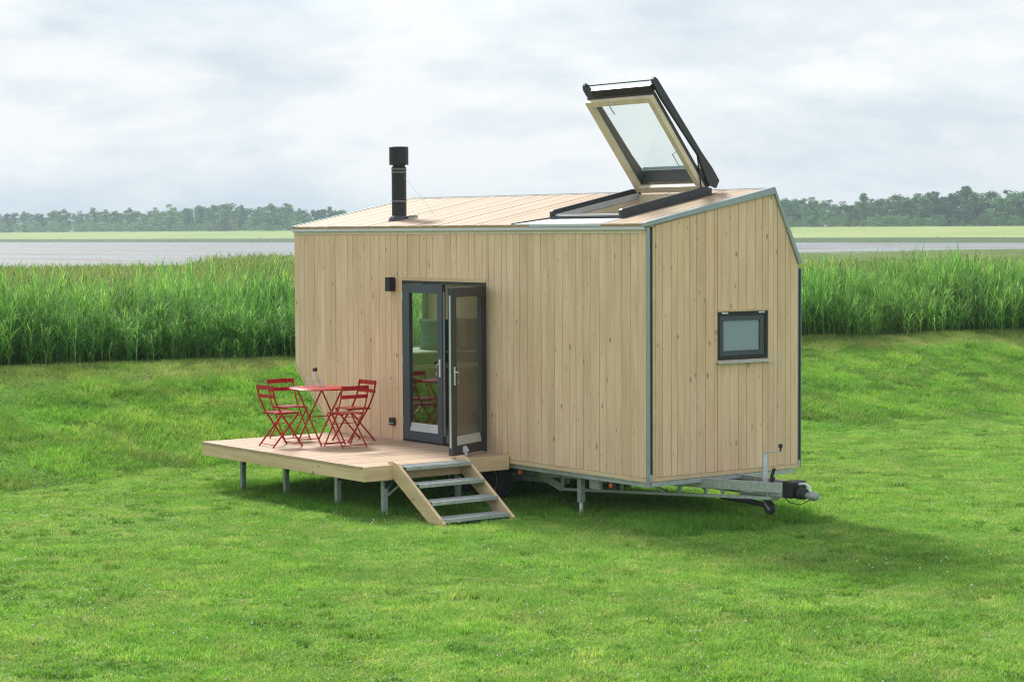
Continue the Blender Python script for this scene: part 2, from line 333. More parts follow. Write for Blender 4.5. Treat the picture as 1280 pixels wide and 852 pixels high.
# ------------------------------------------------------------------ scattered growth (each a single uncountable mass)
def scatter(name, tufts, P, rot, scl, m, label, cat):
    """tufts: list of (verts, faces). One mesh holds the tufts and loose points; nodes put a tuft on every point."""
    vs, fs, tid = [], [], []
    k = 0
    for i, (v, f) in enumerate(tufts):
        vs.append(np.asarray(v, float)); fs += [tuple(a + k for a in q) for q in f]; k += len(v); tid.append(np.full(len(v), i))
    n = len(P); vs.append(P); tid.append(np.full(n, -1)); V = np.concatenate(vs); T = np.concatenate(tid)
    me = bpy.data.meshes.new(name); me.from_pydata(V.tolist(), [], fs); me.materials.append(m)
    a = me.attributes.new('tuft', 'INT', 'POINT'); a.data.foreach_set('value', T.astype(np.int32))
    a = me.attributes.new('rot', 'FLOAT_VECTOR', 'POINT'); q = np.zeros((len(V), 3)); q[k:] = rot; a.data.foreach_set('vector', q.ravel())
    a = me.attributes.new('scl', 'FLOAT_VECTOR', 'POINT'); q = np.ones((len(V), 3)); q[k:] = scl; a.data.foreach_set('vector', q.ravel())
    a = me.attributes.new('pick', 'INT', 'POINT'); q = np.zeros(len(V), np.int32); q[k:] = rng.integers(0, len(tufts), n); a.data.foreach_set('value', q)
    o = bpy.data.objects.new(name, me); COL.objects.link(o)
    ng = bpy.data.node_groups.new(name, 'GeometryNodeTree'); ng.is_modifier = True
    ng.interface.new_socket('Geometry', in_out='INPUT', socket_type='NodeSocketGeometry'); ng.interface.new_socket('Geometry', in_out='OUTPUT', socket_type='NodeSocketGeometry')
    L = ng.links; gi = ng.nodes.new('NodeGroupInput'); go = ng.nodes.new('NodeGroupOutput')
    def attr(nm, dt):
        x = ng.nodes.new('GeometryNodeInputNamedAttribute'); x.data_type = dt; x.inputs['Name'].default_value = nm; return x.outputs['Attribute']
    def sel(val):
        c = ng.nodes.new('FunctionNodeCompare'); c.data_type = 'INT'; c.operation = 'EQUAL'; L.new(attr('tuft', 'INT'), c.inputs[2]); c.inputs[3].default_value = val
        s = ng.nodes.new('GeometryNodeSeparateGeometry'); s.domain = 'POINT'; L.new(gi.outputs[0], s.inputs[0]); L.new(c.outputs[0], s.inputs['Selection']); return s.outputs[0]
    join = ng.nodes.new('GeometryNodeJoinGeometry')
    for i in range(len(tufts)):
        g2 = ng.nodes.new('GeometryNodeGeometryToInstance'); L.new(sel(i), g2.inputs[0]); L.new(g2.outputs[0], join.inputs[0])
    iop = ng.nodes.new('GeometryNodeInstanceOnPoints'); L.new(sel(-1), iop.inputs['Points']); L.new(join.outputs[0], iop.inputs['Instance'])
    iop.inputs['Pick Instance'].default_value = True; L.new(attr('pick', 'INT'), iop.inputs['Instance Index'])
    L.new(attr('rot', 'FLOAT_VECTOR'), iop.inputs['Rotation']); L.new(attr('scl', 'FLOAT_VECTOR'), iop.inputs['Scale'])
    L.new(iop.outputs[0], go.inputs[0])
    md = o.modifiers.new('scatter', 'NODES'); md.node_group = ng
    return tag(o, label, cat, kind='stuff')
def turf(n, size, h0, h1, w, lean, r_):
    x, y = r_.uniform(-size / 2, size / 2, (2, n)); h = r_.uniform(h0, h1, n); a = r_.uniform(0, 6.283, n); b = r_.uniform(0, 6.283, n); l = r_.uniform(.15, lean, n) * h
    dx, dy = np.cos(a) * w / 2, np.sin(a) * w / 2; z0 = np.zeros(n) - .01
    p0 = np.stack([x - dx, y - dy, z0], -1); p1 = np.stack([x + dx, y + dy, z0], -1)
    mx, my = x + np.cos(b) * l * .35, y + np.sin(b) * l * .35
    p2 = np.stack([mx + dx * .8, my + dy * .8, h * .6], -1); p3 = np.stack([mx - dx * .8, my - dy * .8, h * .6], -1)
    p4 = np.stack([x + np.cos(b) * l, y + np.sin(b) * l, h], -1)
    v = np.stack([p0, p1, p2, p3, p4], 1).reshape(-1, 3); i = np.arange(n) * 5
    f = [(int(k), int(k + 1), int(k + 2), int(k + 3)) for k in i] + [(int(k + 3), int(k + 2), int(k + 4)) for k in i]
    return v, f
def slope_rot(X, Y, fn, e=.15):
    gx = (fn(X + e, Y) - fn(X - e, Y)) / (2 * e); gy = (fn(X, Y + e) - fn(X, Y - e)) / (2 * e); return gx, gy
def in_view(lat, dep, m0=.262, m1=1.2): return np.abs(lat) < m0 * dep + m1

def lawn_grass():
    st = .40; gx, gy = np.meshgrid(np.arange(-17, 14, st), np.arange(-16, 32, st)); X = gx.ravel(); Y = gy.ravel()
    X = X + rng.uniform(-.12, .12, X.size); Y = Y + rng.uniform(-.12, .12, Y.size)
    lat, dep = latdep(X, Y); k = in_view(lat, dep) & (dep > 13.2) & (X > crest_x(Y) - 2.0); X, Y = X[k], Y[k]
    t = toe_x(Y) + .35 * wob(X, Y, .5, 3); mown = X > t + .25 * wob(X, Y, 1.3, 8)
    def put(mask, name, tufts, h, m, label):
        x, y = X[mask], Y[mask]; hh = h(x, y); sl = slope_rot(x, y, land_z)
        ph = rng.uniform(0, 6.283, x.size); nz = 1 / np.sqrt(1 + sl[0] ** 2 + sl[1] ** 2); N = np.stack([-sl[0] * nz, -sl[1] * nz, nz], -1)
        a_ = np.stack([np.cos(ph), np.sin(ph), np.cos(ph) * sl[0] + np.sin(ph) * sl[1]], -1); a_ /= np.linalg.norm(a_, axis=1)[:, None]; b_ = np.cross(N, a_)
        rot = np.stack([np.arctan2(b_[:, 2], N[:, 2]), np.arcsin(-a_[:, 2]), np.arctan2(a_[:, 1], a_[:, 0])], -1)      # lies on the slope, turned at random
        s = rng.uniform(.95, 1.15, x.size)
        scatter(name, tufts, np.stack([x, y, land_z(x, y)], -1), rot, np.stack([s, s, hh], -1), m, label, 'grass')
    r_ = np.random.default_rng(5)
    jit = rng.normal(0, .16, X.size) + .3 * wob(X, Y, 1.8, 37)
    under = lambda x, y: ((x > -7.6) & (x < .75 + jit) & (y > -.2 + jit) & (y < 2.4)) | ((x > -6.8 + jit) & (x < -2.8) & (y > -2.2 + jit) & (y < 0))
    M_G = leafy('lawn_blades', [(.32, (.205, .44, .08)), (.5, (.295, .49, .12)), (.68, (.43, .53, .195))], .55, [(.28, (.14, .39, .06)), (.5, (.26, .49, .11)), (.62, (.43, .55, .21)), (.76, (.52, .50, .28))], 3.4, trans=.45)
    put(mown & ~under(X, Y), 'lawn_grass', [turf(950, .48, .014, .046, .009, 1.5, r_) for _ in range(5)], lambda x, y: 1 + .35 * wob(x, y, 1.6, 21) + rng.uniform(-.15, .15, x.size), M_G, 'short mown lawn grass across the whole foreground')
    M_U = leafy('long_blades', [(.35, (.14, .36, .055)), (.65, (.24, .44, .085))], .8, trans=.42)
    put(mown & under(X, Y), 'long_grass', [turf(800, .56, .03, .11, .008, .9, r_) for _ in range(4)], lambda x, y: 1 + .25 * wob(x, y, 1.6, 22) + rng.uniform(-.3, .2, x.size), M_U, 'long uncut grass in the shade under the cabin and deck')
    M_D = leafy('dike_blades', [(.32, (.18, .42, .075)), (.5, (.25, .47, .10)), (.7, (.40, .50, .17))], .9, [(.3, (.15, .38, .065)), (.55, (.26, .47, .11)), (.75, (.46, .48, .23))], 3.2, trans=.45, rand=.3)
    d = ~mown; dry = d & (X < crest_x(Y) + 1.0 + .5 * wob(X, Y, .9, 30))
    put(d & ~dry, 'dike_grass', [turf(900, .58, .012, .10, .010, 1.5, r_) for _ in range(6)], lambda x, y: np.clip(1 + .4 * wob(x, y, 1.4, 23) + .3 * wob(x, y, 4.5, 24) + rng.normal(0, .3, x.size), .35, 2.2), M_D, 'tufty green grass covering the slope of the dike')
    M_Y = leafy('crest_blades', [(.35, (.25, .42, .10)), (.65, (.44, .49, .21))], .9, trans=.45)
    put(dry, 'crest_grass', [turf(520, .5, .05, .12, .011, 1.2, r_) for _ in range(4)], lambda x, y: np.clip(.9 + .4 * wob(x, y, 2.5, 25), .4, 2), M_Y, 'pale dry grass strip along the crest of the dike')
    # coarse weeds standing out of the turf
    n = 2600; d_ = 14 + 24 * rng.random(n) ** .85; lt = rng.uniform(-.26, .26, n) * d_; x, y = xy(lt, d_); keep = (x > toe_x(y) - .3) & (wob(x, y, .8, 33) + rng.normal(0, .4, n) > .15); x, y = x[keep], y[keep]
    M_W = leafy('weed_leaf', [(.3, (.15, .35, .055)), (.7, (.26, .44, .09))], .8, trans=.4, rand=.3); q = rng.uniform(.5, 1.5, x.size)
    scatter('lawn_weeds', [turf(70, .15, .02, .065, .013, 1.6, r_) for _ in range(4)], np.stack([x, y, land_z(x, y)], -1), np.stack([x * 0, x * 0, rng.uniform(0, 6.28, x.size)], -1), np.stack([q, q, rng.uniform(.7, 1.3, x.size)], -1), M_W, 'small coarse dark weeds scattered through the lawn', 'weeds')
    # clover heads
    n = 3400; d_ = 14 + 26 * rng.random(n) ** .8; lt = rng.uniform(-.26, .26, n) * d_; x, y = xy(lt, d_)
    keep = (x > toe_x(y) - .5) & (wob(x, y, .9, 31) + rng.normal(0, .5, n) > .1); x, y = x[keep], y[keep]
    b = MB().lathe([(.002, 0), (.0065, .004), (.006, .009), (.002, .012)], (0, 0, .035), 6)
    s = rng.uniform(.6, 1.6, x.size)
    scatter('clover_flowers', [(b.v, b.f)], np.stack([x, y, land_z(x, y)], -1), np.zeros((x.size, 3)), np.stack([s] * 3, -1), plain('clover_white', (.72, .72, .62), .8), 'tiny white clover heads dotted over the lawn', 'flowers')
lawn_grass()

def reeds():
    r_ = random.Random(3)
    def clump(ns, spread, h0, h1, lw, nl):
        b = MB()
        for _ in range(ns):
            x, y = r_.gauss(0, spread), r_.gauss(0, spread); h = r_.uniform(h0, h1); la = r_.uniform(0, 6.283); ln = r_.uniform(.02, .16) * h
            def at(t): return Vector((x + math.cos(la) * ln * t * t, y + math.sin(la) * ln * t * t, h * t))
            a = r_.uniform(0, 3.14); d = Vector((math.cos(a), math.sin(a), 0)) * .006
            v = []
            for t in (0, .5, 1): p = at(t); v += [p - d * (1.2 - t), p + d * (1.2 - t)]
            b.add(v, [(0, 1, 3, 2), (2, 3, 5, 4)])
            for k in range(nl):
                t = r_.uniform(.12, .98) ** .8; p = at(t); a = r_.uniform(0, 6.283); L_ = r_.uniform(.25, .62) * (1.1 - .3 * t); o_ = Vector((math.cos(a), math.sin(a), 0)); sd_ = Vector((-o_.y, o_.x, 0)) * lw * r_.uniform(.7, 1.2)
                e = r_.uniform(.85, 1.38); q = p + o_ * L_ * .45 * math.cos(e) + Vector((0, 0, L_ * .5 * math.sin(e))); w_ = q + o_ * L_ * r_.uniform(.12, .42) + Vector((0, 0, L_ * r_.uniform(-.3, .5)))
                b.add([p - sd_ * .5, p + sd_ * .5, q + sd_, q - sd_, w_], [(0, 1, 2, 3), (3, 2, 4)])
        return b.v, b.f
    near = [clump(17, .26, .75, 1.5, .0075, 15) for _ in range(6)]
    P = []; H = []; Wd = []
    # dense belt behind the crest
    n = 17000; y = rng.uniform(-18, 60, n); s = .7 + 20 * rng.random(n) ** 1.4; x = crest_x(y) - s + .9 * wob(y * 0, y, .9, 40)
    lat, dep = latdep(x, y); k = in_view(lat, dep, .265, 1.5); x, y, s = x[k], y[k], s[k]
    z = np.minimum(land_z(x, y), marsh_z(x, y) + .06)
    edge = .45 + .55 * sstep(.5, 3.0, s + 1.2 * rng.random(s.size))
    h = .90 * edge * (1 + .16 * wob(x, y, .5, 41) + .16 * wob(x, y, 1.6, 42)) * rng.uniform(.72, 1.18, x.size)
    P.append(np.stack([x, y, z], -1)); H.append(h); Wd.append(np.ones(x.size))
    pts = np.concatenate(P); h = np.concatenate(H); w = np.concatenate(Wd)
    rot = np.stack([rng.normal(0, .05, len(h)), rng.normal(0, .05, len(h)) + .03, rng.uniform(0, 6.283, len(h))], -1)
    M_R = leafy('reed_leaf', [(.3, (.14, .37, .10)), (.5, (.195, .43, .125)), (.7, (.30, .48, .17))], .22, [(.3, (.13, .36, .10)), (.7, (.28, .46, .16))], 1.2, trans=.48, rand=.5)
    scatter('reed_bed', near, pts, rot, np.stack([w, w, h], -1), M_R, 'tall green reed bed standing behind the dike crest', 'reeds')
    # the marsh beyond, coarser and lower towards the shore
    far = [clump(20, .65, .8, 1.5, .011, 9) for _ in range(4)]
    n = 24000; d = 48 * (9.0 ** rng.random(n)); lt = rng.uniform(-.27, .27, n) * d; x, y = xy(lt, d); t = (d - 50) / (shore_dep(lt) - 50)
    k = (t < .97) & (crest_x(y) - x > 10); x, y, d, lt, t = x[k], y[k], d[k], lt[k], t[k]
    h = (1 - .80 * sstep(.12, .72, t)) * rng.uniform(.75, 1.12, x.size) * (1 + .16 * wob(x, y, .06, 43))
    bump_ = (lt / d > -.137) & (lt / d < -.09) & (d > 90) & (d < 150); h = np.where(bump_, 1.25 * rng.uniform(.85, 1.1, h.size), h)
    w = np.clip(d / 70, 1, 2.4)
    M_F = leafy('marsh_reed', [(.3, (.18, .33, .09)), (.5, (.27, .40, .13)), (.7, (.42, .42, .21))], .03, [(.3, (.14, .28, .07)), (.7, (.31, .36, .13))], .3, trans=.42, rand=.3)
    scatter('marsh_reeds', far, np.stack([x, y, marsh_z(x, y)], -1), np.stack([x * 0, x * 0, rng.uniform(0, 6.283, x.size)], -1), np.stack([w, w, h], -1), M_F, 'lower olive marsh reeds between the reed bed and the water', 'reeds')
reeds()

# ------------------------------------------------------------------ the far woods
def far_trees():
    r_ = np.random.default_rng(17)
    def crown(kind, nl=2600, leaf=.027):
        V = []; F = []
        nb = int(r_.integers(20, 28)); cs = []
        for i in range(nb):
            t = r_.uniform(.0, 1)
            a = r_.uniform(0, 6.283); wid = .30 * math.sin(math.pi * min(1, .18 + t * .72)) * (1.1 if kind == 0 else .8)
            rr = wid * math.sqrt(r_.random()); cs.append((rr * math.cos(a), rr * math.sin(a), .10 + .80 * t, r_.uniform(.09, .17) * (1.15 - .5 * t)))
        for i in range(nl):
            c = cs[int(r_.integers(nb))]; d = r_.normal(size=3); d /= np.linalg.norm(d); p = np.array(c[:3]) + d * c[3] * (r_.random() ** .4) * np.array([1, 1, .8])
            nrm = d + r_.normal(size=3) * .55; nrm /= np.linalg.norm(nrm); u = np.cross(nrm, [0, 0, 1.0]); u /= np.linalg.norm(u) + 1e-6; v = np.cross(nrm, u); s = leaf * r_.uniform(.5, 1.1)
            k = len(V); V += [p - u * s, p + v * s * .7, p + u * s, p - v * s * .7]; F.append((k, k + 1, k + 2, k + 3))
        return V, F
    M_T = [leafy('far_leaf_a', [(.3, (.08, .21, .075)), (.7, (.15, .31, .11))], .12, trans=.25, rand=.45), leafy('far_leaf_b', [(.3, (.12, .26, .09)), (.7, (.22, .38, .13))], .12, trans=.25, rand=.3)]
    M_B = plain('bark', (.09, .075, .055), .9)
    crowns = []
    for i in range(8):
        V, F = crown(i % 2); me = bpy.data.meshes.new('crown'); me.from_pydata([tuple(p) for p in V], [], F); me.materials.append(M_T[(i // 2) % 2]); crowns.append((me, V, F))
    tb = MB().tube([(0, 0, -.02), (.005, 0, .2), (0, .006, .45), (.004, 0, .8)], [.022, .016, .011, .003], 7)
    for k in range(5):
        a = k * 1.3; z = .25 + .09 * k; tb.tube([(0, 0, z), (.09 * math.cos(a), .09 * math.sin(a), z + .1), (.15 * math.cos(a), .15 * math.sin(a), z + .2)], [.008, .005, .002], 5)
    trunk = tb.mesh('trunk', M_B)
    ords = ['first', 'second', 'third', 'fourth', 'fifth', 'sixth', 'seventh', 'eighth', 'ninth', 'tenth', 'eleventh', 'twelfth', 'thirteenth', 'fourteenth', 'fifteenth', 'sixteenth', 'seventeenth', 'eighteenth', 'nineteenth', 'twentieth', 'twenty-first', 'twenty-second', 'twenty-third', 'twenty-fourth', 'twenty-fifth', 'twenty-sixth', 'twenty-seventh', 'twenty-eighth']
    def pos(px, w):
        t = (px - 640) / 2630.; dep = (830 + w * 1.5316) / (1 + 1.16 * t); x, y = xy(t * dep, dep); return x, y, dep
    def row(px0, px1, step, hfun, side):
        px = px0 + step * .5; i = 0
        while px < px1:
            x, y, dep = pos(px, 158 + r_.uniform(-6, 6)); z = float(far_z(np.array(x), np.array(y)))
            H = hfun(px) * dep / 2630. * r_.uniform(.78, 1.14); wd = H * r_.uniform(.95, 1.35)
            t = thing('tree', f'hazy tree in the far wood {side}, {ords[min(i, 27)]} from its left end', 'tree', (x, y, z - .1), 'trees of the far wood ' + side, r_.uniform(0, 6.28))
            t.scale = (wd, wd, H)
            for nm, me in (('trunk', trunk), ('crown', crowns[int(r_.integers(8))][0])):
                o = bpy.data.objects.new(nm, me); COL.objects.link(o); o.parent = t
            px += step * r_.uniform(.8, 1.2); i += 1
    hl = lambda px: np.interp(px, [-60, 60, 160, 280, 350, 430], [27, 27, 29, 38, 34, 27]); hr = lambda px: np.interp(px, [930, 975, 1060, 1100, 1200, 1300], [36, 38, 35, 43, 48, 49])
    row(-14, 440, 17, hl, 'left of the cabin'); row(955, 1300, 17, hr, 'right of the cabin')
    V = []; F = []
    for px0, px1, hf in ((-60, 470, hl), (930, 1340, hr)):
        px = px0
        while px < px1:
            for w in (172, 190):
                x, y, dep = pos(px + r_.uniform(-6, 6), w + r_.uniform(-6, 6)); z = float(far_z(np.array(x), np.array(y))); H = hf(px) * dep / 2630. * r_.uniform(.80, 1.02); wd = H * 1.5
                _, v, f = crowns[int(r_.integers(8))]; k = len(V); a = r_.uniform(0, 6.28); ca, sa = math.cos(a), math.sin(a)
                V += [(x + (p[0] * ca - p[1] * sa) * wd, y + (p[0] * sa + p[1] * ca) * wd, z + p[2] * H * 1.1 - .14 * H) for p in v]; F += [tuple(q + k for q in g) for g in f[::2]]
            px += 13
    me = bpy.data.meshes.new('wood'); me.from_pydata(V, [], F); me.materials.append(M_T[0]); o = bpy.data.objects.new('far_wood', me); COL.objects.link(o)
    tag(o, 'dense mass of trees filling the far woods behind their front row', 'wood', kind='stuff')
    # low scrub line at the foot of the wood
    V = []; F = []
    for px0, px1 in ((-40, 450), (940, 1320)):
        for k_ in range(int((px1 - px0) / 5)):
            x, y, dep = pos(px0 + 5 * k_ + r_.uniform(-3, 3), 150 + r_.uniform(-3, 3)); z = float(far_z(np.array(x), np.array(y))); H = 13 * dep / 2630. * r_.uniform(.6, 1.4)
            _, v, f = crowns[int(r_.integers(8))]; sub = f[::4]; 
            for q in sub:
                k = len(V); V += [(x + v[i][0] * H * 1.6, y + v[i][1] * H * 1.6, z + (v[i][2] - .12) * H) for i in q]; F.append((k, k + 1, k + 2, k + 3))
    for px0, px1 in ((-40, 450), (940, 1320)):
        for k_ in range(int((px1 - px0) / 3)):
            wv = abs(r_.normal(0, 9)) + 1; x, y, dep = pos(px0 + 3 * k_ + r_.uniform(-3, 3), wv); z = float(far_z(np.array(x), np.array(y))); H = 3.2 * dep / 2630. * r_.uniform(.3, 1.3)
            _, v, f = crowns[int(r_.integers(8))]
            for q in f[::9]:
                k = len(V); V += [(x + v[i][0] * H * 3.5, y + v[i][1] * H * 3.5, z + (v[i][2] - .12) * H) for i in q]; F.append((k, k + 1, k + 2, k + 3))
    me = bpy.data.meshes.new('scrub'); me.from_pydata(V, [], F); me.materials.append(M_T[1]); o = bpy.data.objects.new('scrub', me); COL.objects.link(o)
    tag(o, 'low hazy scrub along the far shore and the foot of the woods', 'scrub', kind='stuff')
far_trees()

# ------------------------------------------------------------------ the cabin on its trailer
LEN, WID = 8.087, 2.5; ZB, ZE, ZP, YP, ZK, ZC = .557, 3.601, 4.063, 2.078, 3.157, 1.542
house = thing('tiny_house', 'larch-clad tiny house on a galvanised trailer with an open roof window', 'tiny house', (-4.0, 1.25, 0))
def wall_top_end(y):      # underside of the verge on the gable
    return ZE + .03 + (ZP - ZE - .03) * y / YP if y <= YP else ZP + (ZK - ZP) * (y - YP) / (WID - YP)
def cut_z(x): return ZB if x > -6.945 else ZB + (ZC - ZB) * (-6.945 - x) / (LEN - 6.945)
def columns(u0, u1, widths, extra):
    us = [u0]
    while us[-1] < u1 - .05: us.append(us[-1] + random.choice(widths))
    us[-1] = u1; us = [u for u in us if all(abs(u - e) > .045 for e in extra)] + list(extra); return sorted(us)
def boards(parent, us, lo, hi, holes, fn, t, m, name='plank', gap=.0065):
    for a, b in zip(us[:-1], us[1:]):
        mid = (a + b) / 2; segs = [(lo, hi)]
        for h0, h1, g0, g1 in holes:
            if h0 < mid < h1:
                segs = [(lo, (lambda u, g=g0: g)), ((lambda u, g=g1: g), hi)]
        pr = random.uniform(-.0025, .0025)
        for s0, s1 in segs:
            a_, b_ = a + gap / 2, b - gap / 2
            poly = [(a_, s0(a_)), (b_, s0(b_)), (b_, s1(b_)), (a_, s1(a_))]
            if min(s1(a_) - s0(a_), s1(b_) - s0(b_)) < .01: continue
            MB().prism(poly, pr, t, fn=fn).obj(name, m, parent)
DX0, DX1, DZ0, DZ1 = -5.19, -3.23, .672, 2.885      # door opening
# front wall: inner panel with the door opening and the raked tail, then the boards
fw_ = MB()
fw_.prism([(-LEN + .02, ZC + .01), (-6.94, ZB + .02), (DX0, ZB + .02), (DX0, ZE), (-LEN + .02, ZE)], .024, .11)
fw_.prism([(DX1, ZB + .02), (-.02, ZB + .02), (-.02, ZE), (DX1, ZE)], .024, .11)
fw_.prism([(DX0, DZ1), (DX1, DZ1), (DX1, ZE), (DX0, ZE)], .024, .11); fw_.prism([(DX0, ZB + .02), (DX1, ZB + .02), (DX1, DZ0), (DX0, DZ0)], .024, .11)
fwall = fw_.obj('front_wall', M_PLY, house)
us = columns(-LEN, -.004, [.165, .14, .15, .11, .135], [DX0, DX1, -6.945])
boards(fwall, us, lambda x: cut_z(x) + (.055 if x > -6.945 else .06), lambda x: ZE - .02, [(DX0, DX1, DZ0 - .06, DZ1)], lambda u, v, w: (u, w, v), .022, M_CLAD)
MB().box(-6.945, DX0 - .004, -.006, .022, ZB, ZB + .051).obj('base_board', M_BEAM, fwall); MB().box(DX1 + .004, -.002, -.006, .022, ZB, ZB + .051).obj('base_board', M_BEAM, fwall)
MB().prism([(-LEN, ZC), (-6.949, ZB), (-6.949, ZB + .051), (-LEN, ZC + .053)], -.006, .022).obj('rake_board', M_BEAM, fwall)
MB().box(DX0 - .012, DX1 + .012, -.012, .022, DZ1 + .003, DZ1 + .05).obj('head_board', M_BEAM, fwall)
# gable (hitch end)
WY0, WY1, WZ0, WZ1 = 1.141, 1.986, 1.965, 2.558
ew = MB(); fx = lambda u, v, w: (w, u, v)
def gpoly(a, b, lo): return [(a, lo), (b, lo), (b, wall_top_end(b) - .02), (a, wall_top_end(a) - .02)]
for a, b in ((.11, WY0), (WY1, YP), (YP, WID - .02)): ew.prism(gpoly(a, b, ZB + .02), -.11, -.024, fn=fx)
ew.prism([(WY0, ZB + .02), (WY1, ZB + .02), (WY1, WZ0), (WY0, WZ0)], -.11, -.024, fn=fx); ew.prism([(WY0, WZ1), (WY1, WZ1), (WY1, wall_top_end(WY1) - .02), (WY0, wall_top_end(WY0) - .02)], -.11, -.024, fn=fx)
ewall = ew.obj('gable_wall', M_PLY, house)
us = columns(.142, WID, [.125, .14, .095, .11, .14], [WY0, WY1, YP])
boards(ewall, us, lambda y: ZB + .055, lambda y: wall_top_end(y) - .045, [(WY0, WY1, WZ0, WZ1)], lambda u, v, w: (-w, u, v), .022, M_CLAD)
MB().box(-.022, .006, .142, WID, ZB, ZB + .051).obj('base_board', M_BEAM, ewall)
MB().box(-.02, .004, .100, .139, ZB + .0, ZE - .01).obj('corner_board', M_BEAM, ewall)
# rear wall and tail wall (tail wall has the big window behind the day bed)
TY0, TY1, TZ0, TZ1 = .55, 2.36, 1.72, 3.0
MB().prism([(-LEN, ZC), (-6.945, ZB), (-.02, ZB), (-.02, ZK), (-LEN, ZK)], WID - .1, WID).obj('rear_wall', M_CLAD, house)
tw = MB(); tw.prism([(.112, ZC), (TY0, ZC), (TY0, wall_top_end(TY0) - .03), (.112, wall_top_end(.1) - .03)], -LEN, -LEN + .1, 'X'); tw.prism([(TY1, ZC), (WID - .102, ZC), (WID - .102, wall_top_end(WID - .1) - .03), (TY1, wall_top_end(TY1) - .03)], -LEN, -LEN + .1, 'X')
tw.prism([(TY0, ZC), (TY1, ZC), (TY1, TZ0), (TY0, TZ0)], -LEN, -LEN + .1, 'X'); tw.prism([(TY0, TZ1), (TY1, TZ1), (TY1, wall_top_end(TY1) - .03), (YP, ZP - .03), (TY0, wall_top_end(TY0) - .03)], -LEN, -LEN + .1, 'X')
tw.prism([(-LEN, ZC), (-LEN, ZC + .06), (-6.9, ZB + .09), (-6.945, ZB)], .112, WID - .102).obj('tail_wall', M_PLY, house)
tww = MB(); 
for a, b in ((TY0, TY0 + .07), (TY1 - .07, TY1)): tww.box(-LEN + .02, -LEN + .09, a, b, TZ0, TZ1)
for a, b in ((TZ0, TZ0 + .07), (TZ1 - .07, TZ1)): tww.box(-LEN + .02, -LEN + .09, TY0 + .07, TY1 - .07, a, b)
tww = tww.obj('rear_window', M_ANTH, house); MB().box(-LEN + .05, -LEN + .056, TY0 + .07, TY1 - .07, TZ0 + .07, TZ1 - .07).obj('pane', M_ROOFGL, tww)
MB().box(-6.9, -.112, .112, WID - .102, ZB + .02, ZB + .11).obj('floor', M_PLY, house)
# roof: deck panel with the roof-window opening, boards, steep rear slope, trims
SL = (ZP - (ZE + .045)) / YP
def rz(y): return ZE + .045 + SL * y            # top of the boards
SX0, SX1, SY0, SY1 = -2.2, -.87, .36, 1.76      # roof window opening
fr = lambda u, v, w: (u, v, rz(v) - w)
rp = MB()
for x0, x1, y0, y1 in ((-LEN, SX0, -.01, YP), (SX1, -.02, -.01, YP), (SX0, SX1, -.01, SY0), (SX0, SX1, SY1, YP)): rp.prism([(x0, y0), (x1, y0), (x1, y1), (x0, y1)], .03, .12, fn=fr)
rp.prism([(YP - .03, ZP - .06), (YP + .03, ZP - .03), (WID + .01, ZK - .0), (WID - .06, ZK - .05)], -LEN, -.02, 'X')
roof = rp.obj('roof', M_PLY, house)
us = columns(-LEN + .03, -.045, [.14, .14, .12, .16], [SX0 - .06, SX1 + .3])
boards(roof, us, lambda x: -.03 if not (SX0 - .06 < x < SX1 + .3) else .0, lambda x: YP + .01, [(SX0 - .06, SX1 + .3, -1.0, SY1 + .12)], fr, .026, M_ROOF, 'roof_board', .0025)
us = columns(SX1 + .06, SX1 + .30, [.12, .12], [])
boards(roof, us, lambda x: -.03, lambda x: SY1 + .118, [], fr, .026, M_ROOF, 'roof_board', .0025)
MB().box(-LEN + .03, SX0 - .065, -.022, .02, rz(0) - .058, rz(0) - .033).obj('eaves_batten', M_BEAM, roof)
MB().box(SX1 + .065, -.05, -.022, .02, rz(0) - .058, rz(0) - .033).obj('eaves_batten', M_BEAM, roof)
MB().box(-LEN - .004, -.004, -.035, -.0, ZE - .038, ZE).obj('gutter', M_TRIML, roof, bev=.006)
MB().prism([(-.035, ZE + .0), (YP, ZP - .06), (YP, ZP + .028), (-.035, rz(-.035) + .015)], -.042, .028, 'X').obj('verge_trim', M_TRIM, roof, bev=.004)
MB().prism([(YP + .002, ZP - .06), (WID + .0, ZK - .03), (WID + .055, ZK - .01), (YP + .002, ZP + .028)], -.042, .028, 'X').obj('verge_trim', M_TRIM, roof, bev=.004)
MB().prism([(-.035, ZE + .01), (YP, ZP - .05), (YP, ZP + .012), (-.035, rz(-.035) + .01)], -LEN - .012, -LEN + .028, 'X').obj('verge_trim', M_TRIM, roof)
MB().prism([(SX0 - .42, -.028), (SX1 + .055, -.028), (SX1 + .055, SY0 - .05), (SX0 - .06, SY0 - .05)], -.004, .029, fn=fr).obj('flashing', M_TRIML, roof)
MB().bar((SX0 - .44, -.02, rz(-.02) + .005), (SX0 - .05, SY0, rz(SY0) + .01), .02, .02).obj('seal', M_BLACK, roof)
for s0 in (None,):   # ridge wire and the guy wire of the flue
    MB().tube([(-LEN + .1, YP - .02, ZP + .012), (-.1, YP - .02, ZP + .012)], .006, 6).obj('ridge_strip', M_ZINC2, roof)
